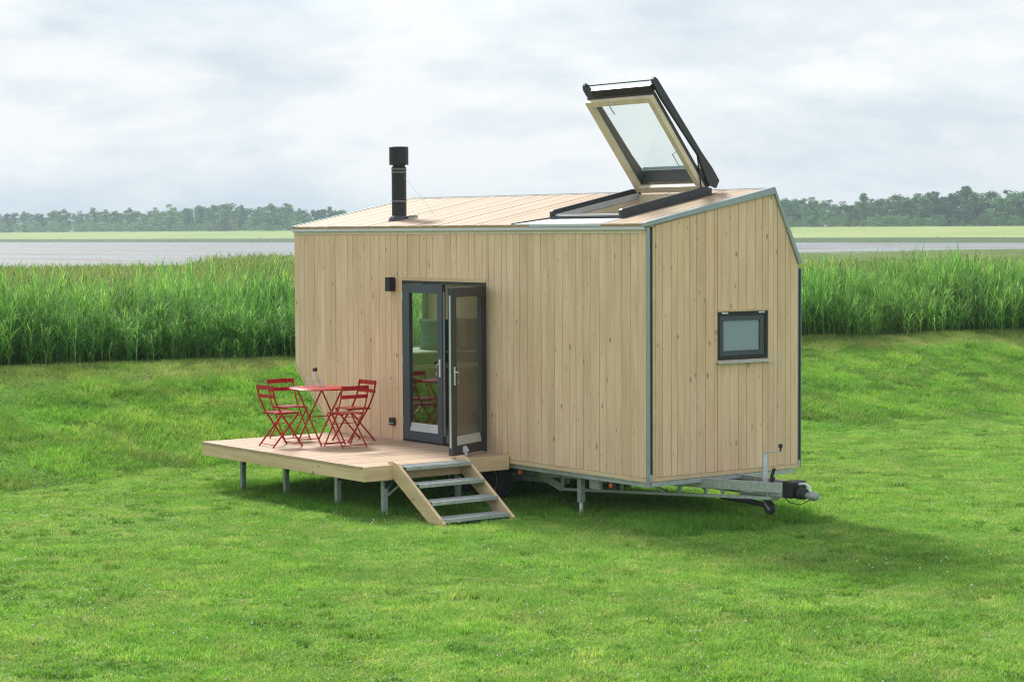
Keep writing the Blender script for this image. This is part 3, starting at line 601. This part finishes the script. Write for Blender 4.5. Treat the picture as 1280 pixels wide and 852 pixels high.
# corner channels
def channel(x, y, z0, z1, sy):
    p = MB(); p.prism([(x - .016, y + .001), (x + .010, y - .003), (x + .016, y + .004), (x + .016, y + .046), (x - .016, y + .046)], z0, z1, 'Z')
    o = p.obj('corner_channel', M_TRIM, house); MB().box(x - .05, x - .012, y + .0465, y + .098, z0 + .1, z1 - .03).obj('recess_shade_strip', M_RECESS_SHADE, o)  # dark strip added in the recess, its shade painted as colour
    MB().prism([(x - .05, y + .047), (x + .006, y + .047), (x + .006, y + .097), (x - .05, y + .097)], z0 + .01, z0 + .095, 'Z').obj('foot_cap', M_ZINC, o); return o
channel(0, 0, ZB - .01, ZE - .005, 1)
p = MB(); p.box(-.07, .004, WID + .0, WID + .007, ZB, ZK - .05); p.box(-.07, .004, WID + .052, WID + .059, ZB + .0, ZK - .08)
o = p.obj('corner_channel', M_TRIM, house); MB().box(-.07, -.012, WID + .008, WID + .051, ZB + .1, ZK - .09).obj('recess_shade_strip', M_RECESS_SHADE, o); MB().box(-.06, 0, WID + .008, WID + .051, ZB, ZB + .095).obj('foot_cap', M_ZINC, o)  # rear channel: same added dark strip for the recess shade

# gable window
win = MB()
for a, b, c, d in ((WY0, WY0 + .05, WZ0, WZ1), (WY1 - .05, WY1, WZ0, WZ1)): win.box(-.05, -.008, a, b, c, d)
for c, d in ((WZ0, WZ0 + .05), (WZ1 - .05, WZ1)): win.box(-.05, -.008, WY0 + .05, WY1 - .05, c, d)
win = win.obj('window', M_BLACK, house)
sash = MB(); a, b, c, d = WY0 + .053, WY1 - .053, WZ0 + .053, WZ1 - .053
for q in ((a, a + .055, c, d), (b - .075, b, c, d)): sash.box(-.045, -.014, *q)
for q in ((c, c + .06), (d - .055, d)): sash.box(-.045, -.014, a + .055, b - .075, *q)
sash.obj('sash', M_SLATE, win); MB().box(-.036, -.030, a + .055, b - .075, c + .06, d - .055).obj('pane', M_FROST, win)
MB().prism([(-.03, WZ0 - .002), (.05, WZ0 - .018), (.05, WZ0 - .036), (-.03, WZ0 - .02)], WY0 - .018, WY1 + .018, fn=lambda u, v, w: (u, w, v)).obj('sill', M_TRIML, win)
MB().box(-.022, .012, WY0 - .008, WY1 + .008, WZ1 + .003, WZ1 + .03).obj('head_board', M_BEAM, win)
for y in (WY0 + .07, WY1 - .16): MB().box(-.012, .004, y, y + .1, WZ1 - .024, WZ1 - .006).obj('hinge', M_WHITE, win)

# double door
df = MB()
for x in (DX0, DX1 - .03): df.box(x, x + .03, -.012, .1, DZ0, DZ1)
df.box(DX0 + .03, DX1 - .03, -.012, .1, DZ1 - .035, DZ1); df.box(DX0 + .03, DX1 - .03, .0, .1, DZ0, DZ0 + .022)
frame = df.obj('door_frame', M_BLACK, house)
def leaf(hinge_x, width, ang, m, flip):
    """built from the hinge (u=0) to the free edge; flip=+1 means the leaf extends to +X when shut"""
    ca, sa = math.cos(ang), math.sin(ang)
    def T(p):
        u, w, z = p; x, y = flip * u, w     # w: outward negative
        xr = x * ca - y * sa; yr = x * sa + y * ca; return (hinge_x + xr, yr + .0, z)
    z0, z1 = DZ0 + .026, DZ1 - .04; hw, fwid, tr, br = .16, .115, .125, .125
    q = MB(); q.box(0, hw, -.03, .03, z0, z1); q.box(width - fwid, width, -.03, .03, z0, z1); q.box(hw, width - fwid, -.03, .03, z1 - tr, z1); q.box(hw, width - fwid, -.03, .03, z0, z0 + br)
    o = q.map(T).obj('door_leaf', m, house)
    MB().box(hw, width - fwid, -.004, .004, z0 + br, z1 - tr).map(T).obj('pane', M_GLASS, o)
    MB().prism([(-.029, z0 + br + .001), (-.006, z0 + br + .115), (-.006, z0 + br + .001)], hw + .002, width - fwid - .002, fn=lambda u, v, w: (w, u, v)).map(T).obj('weather_bar', M_TRIML, o)
    for k in (.2, 1.03, 1.92): MB().box(-.014, .008, -.038, -.030, z0 + k, z0 + k + .11).map(T).obj('hinge', M_TRIML, o)
    hz = z0 + 1.02; hx = width - .055
    h = MB(); h.box(hx - .016, hx + .016, -.038, -.030, hz - .12, hz + .12); h.tube([(hx, -.035, hz + .05), (hx, -.075, hz + .05), (hx - .012, -.082, hz + .05), (hx - .012, -.082, hz - .09)], .009, 8); h.map(T).obj('handle', M_WHITE, o, True)
    e = MB(); e.box(width - .002, width + .004, -.012, .012, z0 + .1, z1 - .1); e.map(T).obj('lock_strip', M_TRIML, o)
    return o, T
leaf(DX0 + .034, .955, 0, M_SLATE, 1)
lf, T = leaf(DX1 - .032, .945, R(116), M_ANTH, -1)
st = MB(); st.box(.60, .68, -.045, -.031, DZ0 + .05, DZ0 + .13); st.box(.62, .66, -.065, -.045, DZ0 + .0, DZ0 + .11); st.tube([(.64, -.06, DZ0 + .12), (.64, -.09, DZ0 + .06)], .012, 8); st.map(T).obj('floor_catch', M_WHITE, lf)

# wall lamp and outlet
l = MB(); l.box(-5.465, -5.355, -.115, -.018, 2.735, 2.93); lamp = l.obj('wall_lamp', M_BLACK, house, bev=.006); MB().box(-5.45, -5.37, -.018, -.001, 2.76, 2.90).obj('back_plate', M_BLACK, lamp)
v = MB(); v.box(-5.515, -5.385, -.034, -.001, .862, .968); vent = v.obj('outlet_box', M_BLACK, house, bev=.005); MB().box(-5.50, -5.40, -.040, -.034, .885, .895).obj('slot_lip', M_TRIML, vent)

# flue
FX, FY = -5.92, .44; FZ = rz(FY)
chim = MB().lathe([(.105, -.02), (.105, .74), (.09, .745), (.09, .80)], (FX, FY, FZ), 28).obj('chimney', M_BLACK, house, True)
MB().lathe([(.16, -.03), (.15, .012), (.112, .05), (.108, .05)], (FX, FY, FZ), 28).obj('collar', M_ANTH, chim, True)
for h in (.245, .655, .70): MB().lathe([(.107, h), (.110, h + .006), (.110, h + .016), (.107, h + .022)], (FX, FY, FZ), 28).obj('pipe_band', M_BAND, chim, True)
MB().lathe([(.06, .77), (.137, .772), (.137, 1.02), (.13, 1.027), (.02, 1.028)], (FX, FY, FZ), 32).obj('cowl', M_BLACK, chim, True)
br = MB(); br.box(FX + .17, FX + .34, FY + .05, FY + .09, rz(FY) + .02, rz(FY) + .055); br.tube([(FX + .10, FY + .06, FZ + .035), (FX + .2, FY + .07, FZ + .04)], .012, 8); br.obj('bracket', M_ZINC2, chim)
MB().tube([(FX + .1, FY + .02, FZ + .6), (FX + .55, FY + .25, rz(FY + .25))], .0018, 5).obj('guy_wire', M_ZINC, chim)

# roof window, thrown open about its upper edge
sky = MB()
for x0, x1 in ((SX0 - .05, SX0), (SX1, SX1 + .05)):
    sky.prism([(SY0 - .06, rz(SY0 - .06) - .02), (SY1 + .03, rz(SY1 + .03) - .02), (SY1 + .03, rz(SY1) + .09), (SY1 - .1, rz(SY1 - .1) + .125), (SY0 - .04, rz(SY0) + .105), (SY0 - .06, rz(SY0) + .09)], x0, x1, 'X')
sky.prism([(SY0 - .06, rz(SY0) - .04), (SY0 - .02, rz(SY0) - .03), (SY0 - .02, rz(SY0) + .035), (SY0 - .06, rz(SY0) + .025)], SX0 + .001, SX1 - .001, 'X')
skyl = sky.obj('roof_window', M_ANTH, house)
for x0, x1 in ((SX0 + .001, SX0 + .018), (SX1 - .018, SX1 - .001)): MB().prism([(SY0 - .018, rz(SY0) - .02), (SY1, rz(SY1) - .02), (SY1, rz(SY1) + .06), (SY0 - .018, rz(SY0) + .05)], x0, x1, 'X').obj('kerb_lining', M_TRIML, skyl)
k = MB(); 
for x0, x1 in ((SX0 + .002, SX0 + .03), (SX1 - .03, SX1 - .002)): k.prism([(SY0, rz(SY0) - .28), (SY1, rz(SY1) - .28), (SY1, rz(SY1) - .025), (SY0, rz(SY0) - .025)], x0, x1, 'X')
k.box(SX0 + .03, SX1 - .03, SY1 - .03, SY1 - .002, rz(SY1) - .28, rz(SY1) + .03); k.obj('reveal_lining', M_SASHW, skyl)
MB().prism([(SY0 - .018, rz(SY0) + .02), (SY0 + .05, rz(SY0) + .03), (SY0 + .05, rz(SY0) + .05), (SY0 - .018, rz(SY0) + .045)], SX0 + .02, SX1 - .02, 'X').obj('sill_strip', M_WHITE, skyl)
HB, HT = Vector((0, 1.74, 4.075)), Vector((0, .86, 5.225)); ax = (HT - HB).normalized(); nm = Vector((0, ax.z, -ax.y))    # nm points up-back (outer face)
if nm.z < 0: nm = -nm
Ls = (HT - HB).length
def sp(u, v, w): q = HB + ax * v + nm * w; return (u, q.y, q.z)
s = MB(); x0, x1 = SX0 + .02, SX1 - .02
for a, b, c, d in ((x0, x0 + .085, 0, Ls), (x1 - .085, x1, 0, Ls), (x0 + .085, x1 - .085, 0, .085), (x0 + .085, x1 - .085, Ls - .075, Ls)): s.prism([(a, c), (b, c), (b, d), (a, d)], -.045, .02, fn=sp)
s.obj('sash', M_SASHW, skyl)
MB().prism([(x0 + .08, .08), (x1 - .08, .08), (x1 - .08, Ls - .07), (x0 + .08, Ls - .07)], -.004, .008, fn=sp).obj('pane', M_ROOFGL, skyl)
s = MB()
for a, b, c, d in ((x0 - .004, x0 + .05, 0, Ls + .03), (x1 - .05, x1 + .004, 0, Ls + .03), (x0 + .05, x1 - .05, Ls - .055, Ls + .03)): s.prism([(a, c), (b, c), (b, d), (a, d)], .021, .065, fn=sp)
s.obj('cladding', M_ANTH, skyl)
# outer lifting frame: two arms, bars at the free end, hood at the hinge
A0, A1 = Vector((0, 1.87, 4.20)), Vector((0, .85, 5.43)); aa = (A1 - A0).normalized(); an = Vector((0, aa.z, -aa.y))
if an.z < 0: an = -an
def arm(x):
    def P(t, w): q = A0 + aa * t + an * w; return (q.y, q.z)
    La = (A1 - A0).length
    pl = [P(-.06, .05), P(-.10, -.05), P(.02, -.12), P(.16, -.09), P(.42, -.02), P(La - .26, -.05), P(La - .05, -.04), P(La, -.01), P(La + .01, .03), P(La - .04, .05), P(.4, .045), P(.15, .06)]
    MB().prism([(y, z) for y, z in pl], x - .022, x + .022, 'X').obj('arm', M_ANTH, skyl)
for x in (SX0 - .028, SX1 - .0): arm(x)
La = (A1 - A0).length
def ap(t, w, x): q = A0 + aa * t + an * w; return (x, q.y, q.z)
MB().bar(ap(La - .03, .02, SX0 - .01), ap(La - .03, .02, SX1 - .02), .014, .014).obj('top_bar', M_ANTH, skyl)
h = MB(); h.prism([(Ls + .032, .03), (Ls + .12, .04), (Ls + .12, .10), (Ls + .032, .11)], x0 + .13, x1, fn=lambda u, v, w: sp(w, u, v)); h.obj('end_rail', M_BLACK, skyl)
h = MB(); pl = [(1.72, 4.19), (1.90, 4.14), (1.93, 4.20), (1.86, 4.36), (1.76, 4.38), (1.73, 4.34)]; h.prism(pl, SX0 + .045, SX1 - .025, 'X'); h.obj('hood', M_ANTH, skyl)
MB().prism([(1.735, 4.345), (1.85, 4.335), (1.90, 4.21), (1.91, 4.215), (1.86, 4.365), (1.745, 4.385)], SX0 + .1, SX1 - .08, 'X').obj('hood_cap', M_TRIM, skyl)
for x in (SX0 + .07, SX1 - .05): MB().bar((x, 1.70, rz(1.7) + .06), (x, 1.88, 4.17), .03, .03).obj('hinge_arm', M_BLACK, skyl)
MB().tube([(SX1 + .0, 1.66, rz(1.66) + .08), ap(.42, -.02, SX1 - .0)], .009, 8).obj('gas_strut', M_BLACK, skyl)
hd = MB(); xm = (x0 + x1) / 2 - .12; hd.tube([sp(xm, Ls - .04, -.05), sp(xm - .02, Ls - .06, -.09), sp(xm + .01, Ls - .17, -.10)], .01, 8); hd.box(*[c for c in (xm - .03, xm + .03)], *sorted((sp(0, Ls - .05, -.045)[1] - .012, sp(0, Ls - .05, -.045)[1] + .012)), sp(0, Ls - .05, -.045)[2] - .012, sp(0, Ls - .05, -.045)[2] + .012); hd.obj('handle', M_TRIML, skyl)
MB().tube([sp(x1 - .09, .62, -.04), sp(x1 - .17, .60, -.05), sp(x1 - .17, .42, -.05), sp(x1 - .09, .40, -.04)], .007, 8).obj('stay', M_ZINC, skyl)

# trailer
ch = MB(); ch.box(-LEN + 1.2, -.02, .03, .075, ZB - .062, ZB - .004); ch.box(-LEN + 1.2, -.02, WID - .075, WID - .03, ZB - .062, ZB - .004); ch.box(-.06, .0, .076, WID - .076, ZB - .06, ZB - .006)
for x in np.arange(-6.6, -.3, .62): ch.box(x, x + .05, .076, WID - .076, ZB - .055, ZB - .008)
chas = ch.obj('chassis', M_ZINC, house)
def abeam(sy):
    y0, y1 = 1.25 + sy * .72, 1.25 + sy * .09
    b = MB().bar((-2.6, y0 + sy * .12, ZB - .13), (1.18, y1, ZB - .045), .055, .115); b.obj('drawbar_beam', M_ZINC, chas)
    b = MB().bar((-2.22, y0 + sy * .06, .235), (.95, y1 + sy * .02, .375), .04, .035)
    for t, zt in ((0.0, .46), (.30, .45), (.58, .46), (.78, .47), (.985, .5)):
        x = -2.22 + t * 3.17; y = y0 + sy * .06 + t * (y1 + sy * .02 - y0 - sy * .06); z = .235 + .14 * t; b.bar((x, y, z), (x, y, zt), .035, .035, (1, 0, 0))
    b.bar((-2.22, y0 + sy * .06, .25), (-2.75, y0 + sy * .1, .43), .04, .1, (0, 0, 1)); x = -2.22 + .42 * 3.17
    b.bar((x, y0 * .6 + y1 * .4 + sy * .02, .44), (x + .28, y0 * .5 + y1 * .5 + sy * .02, .32), .03, .03); b.obj('truss_bar', M_ZINC, chas)
abeam(-1); abeam(1)
MB().bar((-4.6, .32, ZB - .13), (-2.6, .41, ZB - .13), .055, .12).obj('axle_beam', M_ZINC2, chas); MB().bar((-3.2, .45, .30), (-2.3, .62, .32), .08, .07).obj('axle_arm', M_ZINC2, chas)
MB().box(.62, 1.2, 1.14, 1.36, .40, .47).obj('drawbar_plate', M_ZINC, chas); MB().box(.35, .9, 1.19, 1.31, .33, .396).obj('overrun_tube', M_ZINC2, chas)
def wheel(x, y):
    w = MB().lathe([(.19, .02), (.26, .0), (.30, .03), (.312, .09), (.30, .17), (.26, .2), (.19, .18)], (x, y, .292), 32, 'Y').obj('wheel', M_RUBBER, chas, True)
    tr = MB()
    for k in range(26):
        t = 2 * math.pi * k / 26; c, s_ = math.cos(t), math.sin(t); tr.bar((x + .309 * c, y + .025, .292 + .309 * s_), (x + .309 * c, y + .175, .292 + .309 * s_), .03, .014, (c, 0, s_))
    tr.obj('tread', M_RUBBER, w)
    MB().lathe([(.185, .03), (.19, .012), (.17, .015), (.15, .05), (.07, .06), (.06, .03), (.03, .028)], (x, y, .292), 28, 'Y').obj('rim', M_ZINC2, w, True)
    nb = MB()
    for k in range(5): t = 2 * math.pi * k / 5; nb.lathe([(.012, .02), (.012, .055)], (x + .11 * math.cos(t), y + .01, .292 + .11 * math.sin(t)), 6, 'Y')
    nb.obj('wheel_bolts', M_ZINC, w)
for x in (-3.32, -4.06):
    for y in (.08, WID - .28): wheel(x, y)
MB().prism([(-4.5, .52), (-4.42, .60 - .04), (-2.95, .56), (-2.86, .50), (-2.84, .46), (-2.9, .5), (-2.98, .535), (-4.4, .535)], .06, .32).obj('mudguard', M_RUBBER, chas)
def jack(x, y):
    j = MB().box(x - .035, x + .035, y - .035, y + .035, .16, ZB - .065).obj('jack_leg', M_ZINC, chas); MB().lathe([(.024, .0), (.024, .18)], (x, y, .02), 10).obj('jack_tube', M_WHITE, j); MB().box(x - .07, x + .07, y - .07, y + .07, -.005, .02).obj('jack_foot', M_ZINC, j)
for x, y in ((-1.5, .2), (-1.5, WID - .2), (-6.6, .2), (-6.6, WID - .2)): jack(x, y)
for x in (-2.50, -.66):
    l = MB().box(x - .07, x + .07, .012, .03, ZB - .135, ZB - .068).obj('marker_lamp', M_BLACK, chas); MB().lathe([(.028, -.012), (.03, .0)], (x - .02, .012, ZB - .10), 14, 'Y').obj('lens', M_AMBER, l)
MB().box(-1.36, -1.16, .22, .27, ZB - .21, ZB - .08).obj('junction_box', M_TRIML, chas)
jw = MB().lathe([(.032, 0), (.032, .46), (.026, .47)], (.72, 1.25, .40), 14).obj('jockey_post', M_ZINC, chas, True)
MB().lathe([(.024, 0), (.024, .3)], (.74, 1.25, .22), 12).obj('inner_tube', M_ZINC2, jw)
MB().lathe([(.03, -.03), (.07, -.03), (.082, -.015), (.082, .015), (.07, .03), (.03, .03)], (.80, 1.25, .235), 20, 'Y').obj('jockey_wheel', M_RUBBER, jw, True)
f = MB()
for y in (1.21, 1.285): f.bar((.74, y, .34), (.85, y, .22), .06, .008, (1, 0, 1))
f.obj('wheel_fork', M_ZINC2, jw)
c = MB(); c.tube([(.72, 1.25, .86), (.72, 1.25, .90), (.76, 1.30, .905), (.82, 1.41, .905)], .007, 8); c.obj('crank', M_ZINC, jw); MB().lathe([(.012, 0), (.012, .04), (.026, .045), (.026, .085), (.012, .09)], (.82, 1.41, .905), 12).obj('crank_grip', M_RUBBER, jw)
MB().tube([(.05, 1.16, .30), (.45, 1.2, .29), (.80, 1.24, .26)], [.03, .035, .03], 10).obj('damper_tube', M_RUBBER, chas, True)
MB().bar((.86, 1.2, .50), (.92, 1.2, .62), .03, .03).tube([(.86, 1.2, .50), (.88, 1.2, .60), (.93, 1.2, .72)], [.016, .018, .022], 8).obj('handbrake', M_RUBBER, chas)
cp = MB().box(1.14, 1.30, 1.12, 1.38, .40, .60).obj('coupling', M_BLACK, chas, bev=.02)
MB().lathe([(.055, 0), (.075, .02), (.055, .04), (.075, .06), (.055, .08), (.072, .10), (.05, .12), (.066, .14), (.045, .17)], (1.26, 1.25, .46), 16, 'X').obj('bellows', M_RUBBER, cp, True)
MB().lathe([(.03, 0), (.04, .05), (.05, .1), (.056, .15), (.045, .19), (.015, .2)], (1.40, 1.25, .445), 16, 'X').obj('ball_head', M_ZINC2, cp, True)
MB().tube([(1.30, 1.25, .565), (1.40, 1.25, .58), (1.47, 1.25, .55), (1.50, 1.25, .47)], .016, 8).obj('release_handle', M_WHITE, cp, True)
MB().tube([(1.1, 1.2, .40), (1.2, 1.2, .34), (1.35, 1.22, .33), (1.5, 1.24, .40)], .006, 6).obj('breakaway_cable', M_RUBBER, cp)
MB().tube([(.02, 1.9, ZB - .03), (.15, 1.8, .42), (.5, 1.5, .40), (.9, 1.38, .46)], .008, 6).obj('power_cable', M_RUBBER, chas)

# ------------------------------------------------------------------ inside: day bed and cushions
bed = thing('day_bed', 'raised day bed with green mattress seen through the glass doors', 'bed', (-7.2, 1.25, .67))
MB().prism([(-7.95, 1.53), (-7.95, 1.50), (-6.92, .67), (-6.62, .67), (-6.62, 1.53)], .13, WID - .12).obj('base', plain('bed_base', (.24, .165, .10), .6), bed); MB().box(-7.95, -6.60, .125, WID - .115, 1.532, 1.60).obj('bed_board', M_PLY, bed)
MB().box(-7.92, -6.62, .14, WID - .13, 1.603, 1.745).obj('mattress', M_LINEN, bed, bev=.02); MB().box(-7.92, -6.615, .135, WID - .125, 1.747, 1.775).obj('sheet', M_SHEET, bed, bev=.008)
def pillow(name, m, c, ang, tilt, w, h, label):
    n = 14; V = []; F = []
    for sgn in (1, -1):
        for i in range(n + 1):
            for j in range(n + 1):
                u, v = 2 * i / n - 1, 2 * j / n - 1; e = (1 - u ** 4) * (1 - v ** 4); V.append((u * w / 2 * (1 - .06 * (1 - v * v)), sgn * .12 * max(e, 0) ** .7, v * h / 2 * (1 - .06 * (1 - u * u)) + h / 2))
    N = (n + 1) ** 2
    for s_ in (0, 1):
        for i in range(n):
            for j in range(n):
                a = s_ * N + i * (n + 1) + j; q = (a, a + 1, a + n + 2, a + n + 1); F.append(q if s_ else q[::-1])
    b = MB().add(V, F); Mx = Matrix.Translation(c) @ Matrix.Rotation(ang, 4, 'Z') @ Matrix.Rotation(tilt, 4, 'X'); b.map(lambda p: Mx @ p)
    return tag(b.obj(name, m, None, True), label, 'cushion')
pillow('cushion', M_TEAL, (-7.15, 1.95, 1.76), R(55), R(-16), .56, .5, 'teal cushion propped on the day bed behind the closed door leaf')
pillow('cushion', M_TAN, (-6.95, 2.26, 1.76), R(5), R(-12), .60, .5, 'brown cushion on the day bed behind the open door leaf')

# ------------------------------------------------------------------ deck and steps
DKX0, DKX1, DKY, DKZ = -6.866, -2.749, -2.25, .666
deck = thing('deck', 'raised larch deck on galvanised legs in front of the glass doors', 'deck', (-4.8, -1.1, 0))
x = DKX0 + .002
while x < DKX1 - .03:
    w = min(.138, DKX1 - .001 - x); MB().box(x, x + w - .004, DKY - .012, -.02, DKZ - .028 + random.uniform(-.001, .001), DKZ + random.uniform(-.0015, .0015)).obj('deck_board', M_DECK, deck); x += w
MB().box(DKX0, DKX1, DKY, DKY + .04, DKZ - .185, DKZ - .031).obj('front_fascia', M_BEAM, deck, bev=.003)
m_side = wood('fascia_spruce', (.82, .66, .45), (.64, .46, .28), 'Y')
MB().box(DKX1 + .001, DKX1 + .04, DKY, -.022, DKZ - .185, DKZ - .0).obj('side_fascia', m_side, deck, bev=.003); MB().box(DKX0 + .001, DKX0 + .04, DKY + .042, -.022, DKZ - .185, DKZ - .031).obj('side_fascia', m_side, deck)
for x in np.arange(DKX0 + .5, DKX1 - .1, .62): MB().box(x, x + .05, DKY + .042, -.03, DKZ - .18, DKZ - .032).obj('joist', M_BEAM, deck)
for x, y in ((-2.86, -1.86), (-3.95, -1.86), (-5.30, -1.83), (-6.38, -1.88), (-3.4, -.35), (-6.3, -.35)):
    lg = MB().box(x - .031, x + .031, y - .031, y + .031, .0, DKZ - .2).obj('leg', M_ZINC if x > -4.5 else M_ZINC2, deck); MB().box(x - .07, x + .07, y - .05, y + .05, DKZ - .2, DKZ - .182).obj('leg_bracket', M_ZINC2, lg)
    MB().bar((x + .04, y, DKZ - .21), (x + .04, y, DKZ - .30), .03, .05).obj('clamp', M_BLACK, lg)
MB().bar((-2.86, -1.82, .27), (-2.86, -1.52, .46), .025, .025).bar((-2.90, -1.82, .27), (-3.1, -1.55, .46), .02, .02).obj('brace', M_ZINC, deck)
steps = thing('steps', 'open wooden stair with four galvanised grating treads at the deck', 'steps', (-2.15, -1.3, 0))
for y in (-1.84, -.80):
    d = Vector((1.16, 0, -.70)); MB().prism([(-2.86, .735), (-2.69, .72), (-1.52, .02), (-1.56, -.02), (-1.72, -.02), (-2.86, .66)][::1] if False else [(-2.80, .70), (-2.70, .715), (-2.60, .69), (-1.60, .045), (-1.62, -.01), (-1.86, -.01), (-2.80, .56)], y, y + .045).obj('stringer', M_STEPW, steps, bev=.004)
for i, (x, z) in enumerate(((-2.46, .655), (-2.17, .465), (-1.90, .275), (-1.66, .088))):
    t = MB().box(x - .25, x, -1.794, -.802, z - .004, z).box(x - .008, x, -1.793, -.803, z - .042, z - .0045).box(x - .25, x - .242, -1.793, -.803, z - .03, z - .0045)
    t = t.obj('tread', M_ZINC, steps); g = MB()
    for k in range(9): g.box(x - .24 + k * .0265, x - .236 + k * .0265, -1.79, -.806, z + .0005, z + .0055)
    g.obj('grating', M_TRIML, t)

# ------------------------------------------------------------------ bistro set
def chair(loc, rz_, label):
    t = thing('folding_chair', label, 'chair', loc, 'red folding chairs around the bistro table', rz_)
    def ob(b, nm, sm=False):
        o = bpy.data.objects.new(nm, b.mesh(nm, M_RED, sm)); COL.objects.link(o); o.parent = t; return o
    for s in (-1, 1):
        b = MB(); pts = [(-.245, .83), (-.225, .72), (-.195, .62), (-.15, .52), (-.10, .44), (.0, .30), (.215, .0)]
        for (x0_, z0_), (x1_, z1_) in zip(pts[:-1], pts[1:]): b.bar((x0_, s * .205, z0_), (x1_, s * .205, z1_), .008, .024, (1, 0, .5))
        ob(b, 'back_leg'); b = MB().bar((.17, s * .188, .445), (-.235, s * .188, .0), .008, .022, (1, 0, .5)); ob(b, 'front_leg')
    ob(MB().box(-.252, -.240, -.215, .215, .775, .835), 'back_slat'); ob(MB().box(-.236, -.224, -.21, .21, .665, .715), 'back_slat')
    b = MB()
    for k in range(8): b.box(-.175 + k * .046, -.175 + k * .046 + .038, -.18, .18, .448 + (.006 if k in (0, 7) else .009), .458 + (.006 if k in (0, 7) else .009))
    for s in (-.15, .15): b.box(-.175, .185, s - .012, s + .012, .44, .4535)
    ob(b, 'seat'); b = MB().tube([(.20, -.2, .03), (.20, .2, .03)], .006, 6).tube([(-.21, -.185, .035), (-.21, .185, .035)], .006, 6).tube([(-.02, -.2, .32), (-.02, .2, .32)], .006, 6); ob(b, 'stretcher')
    return t
chair((-5.63, -1.71, DKZ + .002), R(90), 'red metal folding chair at the deck front, back turned to the lawn')
chair((-4.97, -1.09, DKZ + .002), R(180), 'red metal folding chair on the step side of the table')
chair((-5.60, -.57, DKZ + .002), R(-90), 'red metal folding chair between table and cabin wall')
chair((-6.37, -1.13, DKZ + .002), R(0), 'red metal folding chair on the far left side of the table')
tab = thing('bistro_table', 'round red metal folding table on the deck', 'table', (-5.60, -1.10, DKZ + .002))
def tob(b, nm, sm=False):
    o = bpy.data.objects.new(nm, b.mesh(nm, M_RED, sm)); COL.objects.link(o); o.parent = tab; return o
TH = .768
tob(MB().lathe([(.40, -.022), (.425, -.02), (.428, -.004), (.42, 0), (.05, .0)], (0, 0, TH), 40), 'table_top', True)
for s in (-1, 1):
    tob(MB().bar((-.30, s * .19, TH - .022), (.33, s * .19, 0), .01, .026, (1, 0, 1)), 'leg'); tob(MB().bar((.30, s * .165, TH - .022), (-.33, s * .165, 0), .01, .026, (1, 0, 1)), 'leg')
tob(MB().bar((.325, -.19, .03), (.325, .19, .03), .02, .012).bar((-.325, -.165, .03), (-.325, .165, .03), .02, .012), 'foot_bar'); tob(MB().bar((-.02, -.19, .37), (-.02, .19, .37), .012, .012), 'cross_bar')
tz = DKZ + .002 + TH + .001
car = MB().lathe([(.03, .0), (.052, .004), (.055, .02), (.055, .12), (.04, .165), (.028, .19), (.03, .215)], (-5.86, -1.02, tz), 20).obj('carafe', M_TUMBLER, None, True); tag(car, 'clear glass carafe with dark stopper on the red table', 'carafe')
MB().lathe([(.028, .2), (.034, .216), (.034, .25), (.02, .258)], (-5.86, -1.02, tz), 16).obj('stopper', M_CORK, car, True)
for x, y, lb in ((-5.86, -1.16, 'empty clear tumbler left of the carafe on the red table'), (-5.72, -1.0, 'empty clear tumbler right of the carafe on the red table')):
    tag(MB().lathe([(.024, .0), (.034, .003), (.040, .10), (.037, .10), (.031, .008), (.01, .007)], (x, y, tz), 18).obj('tumbler', M_TUMBLER, None, True), lb, 'glass')

# ------------------------------------------------------------------ the damp air over the estuary
def haze():
    m = bpy.data.materials.new('haze'); m.use_nodes = True; nt = m.node_tree; nt.nodes.clear()
    o = nn(nt, 'ShaderNodeOutputMaterial'); v = nn(nt, 'ShaderNodeVolumePrincipled'); v.inputs['Color'].default_value = (.72, .89, 1.0, 1); v.inputs['Density'].default_value = .0003; nt.links.new(v.outputs[0], o.inputs['Volume'])
    b = MB().box(-2300, 1500, -1500, 2300, -3.4, 26); h = b.obj('haze', m); tag(h, 'thin pale haze hanging over the whole estuary', 'haze', kind='stuff')
haze()
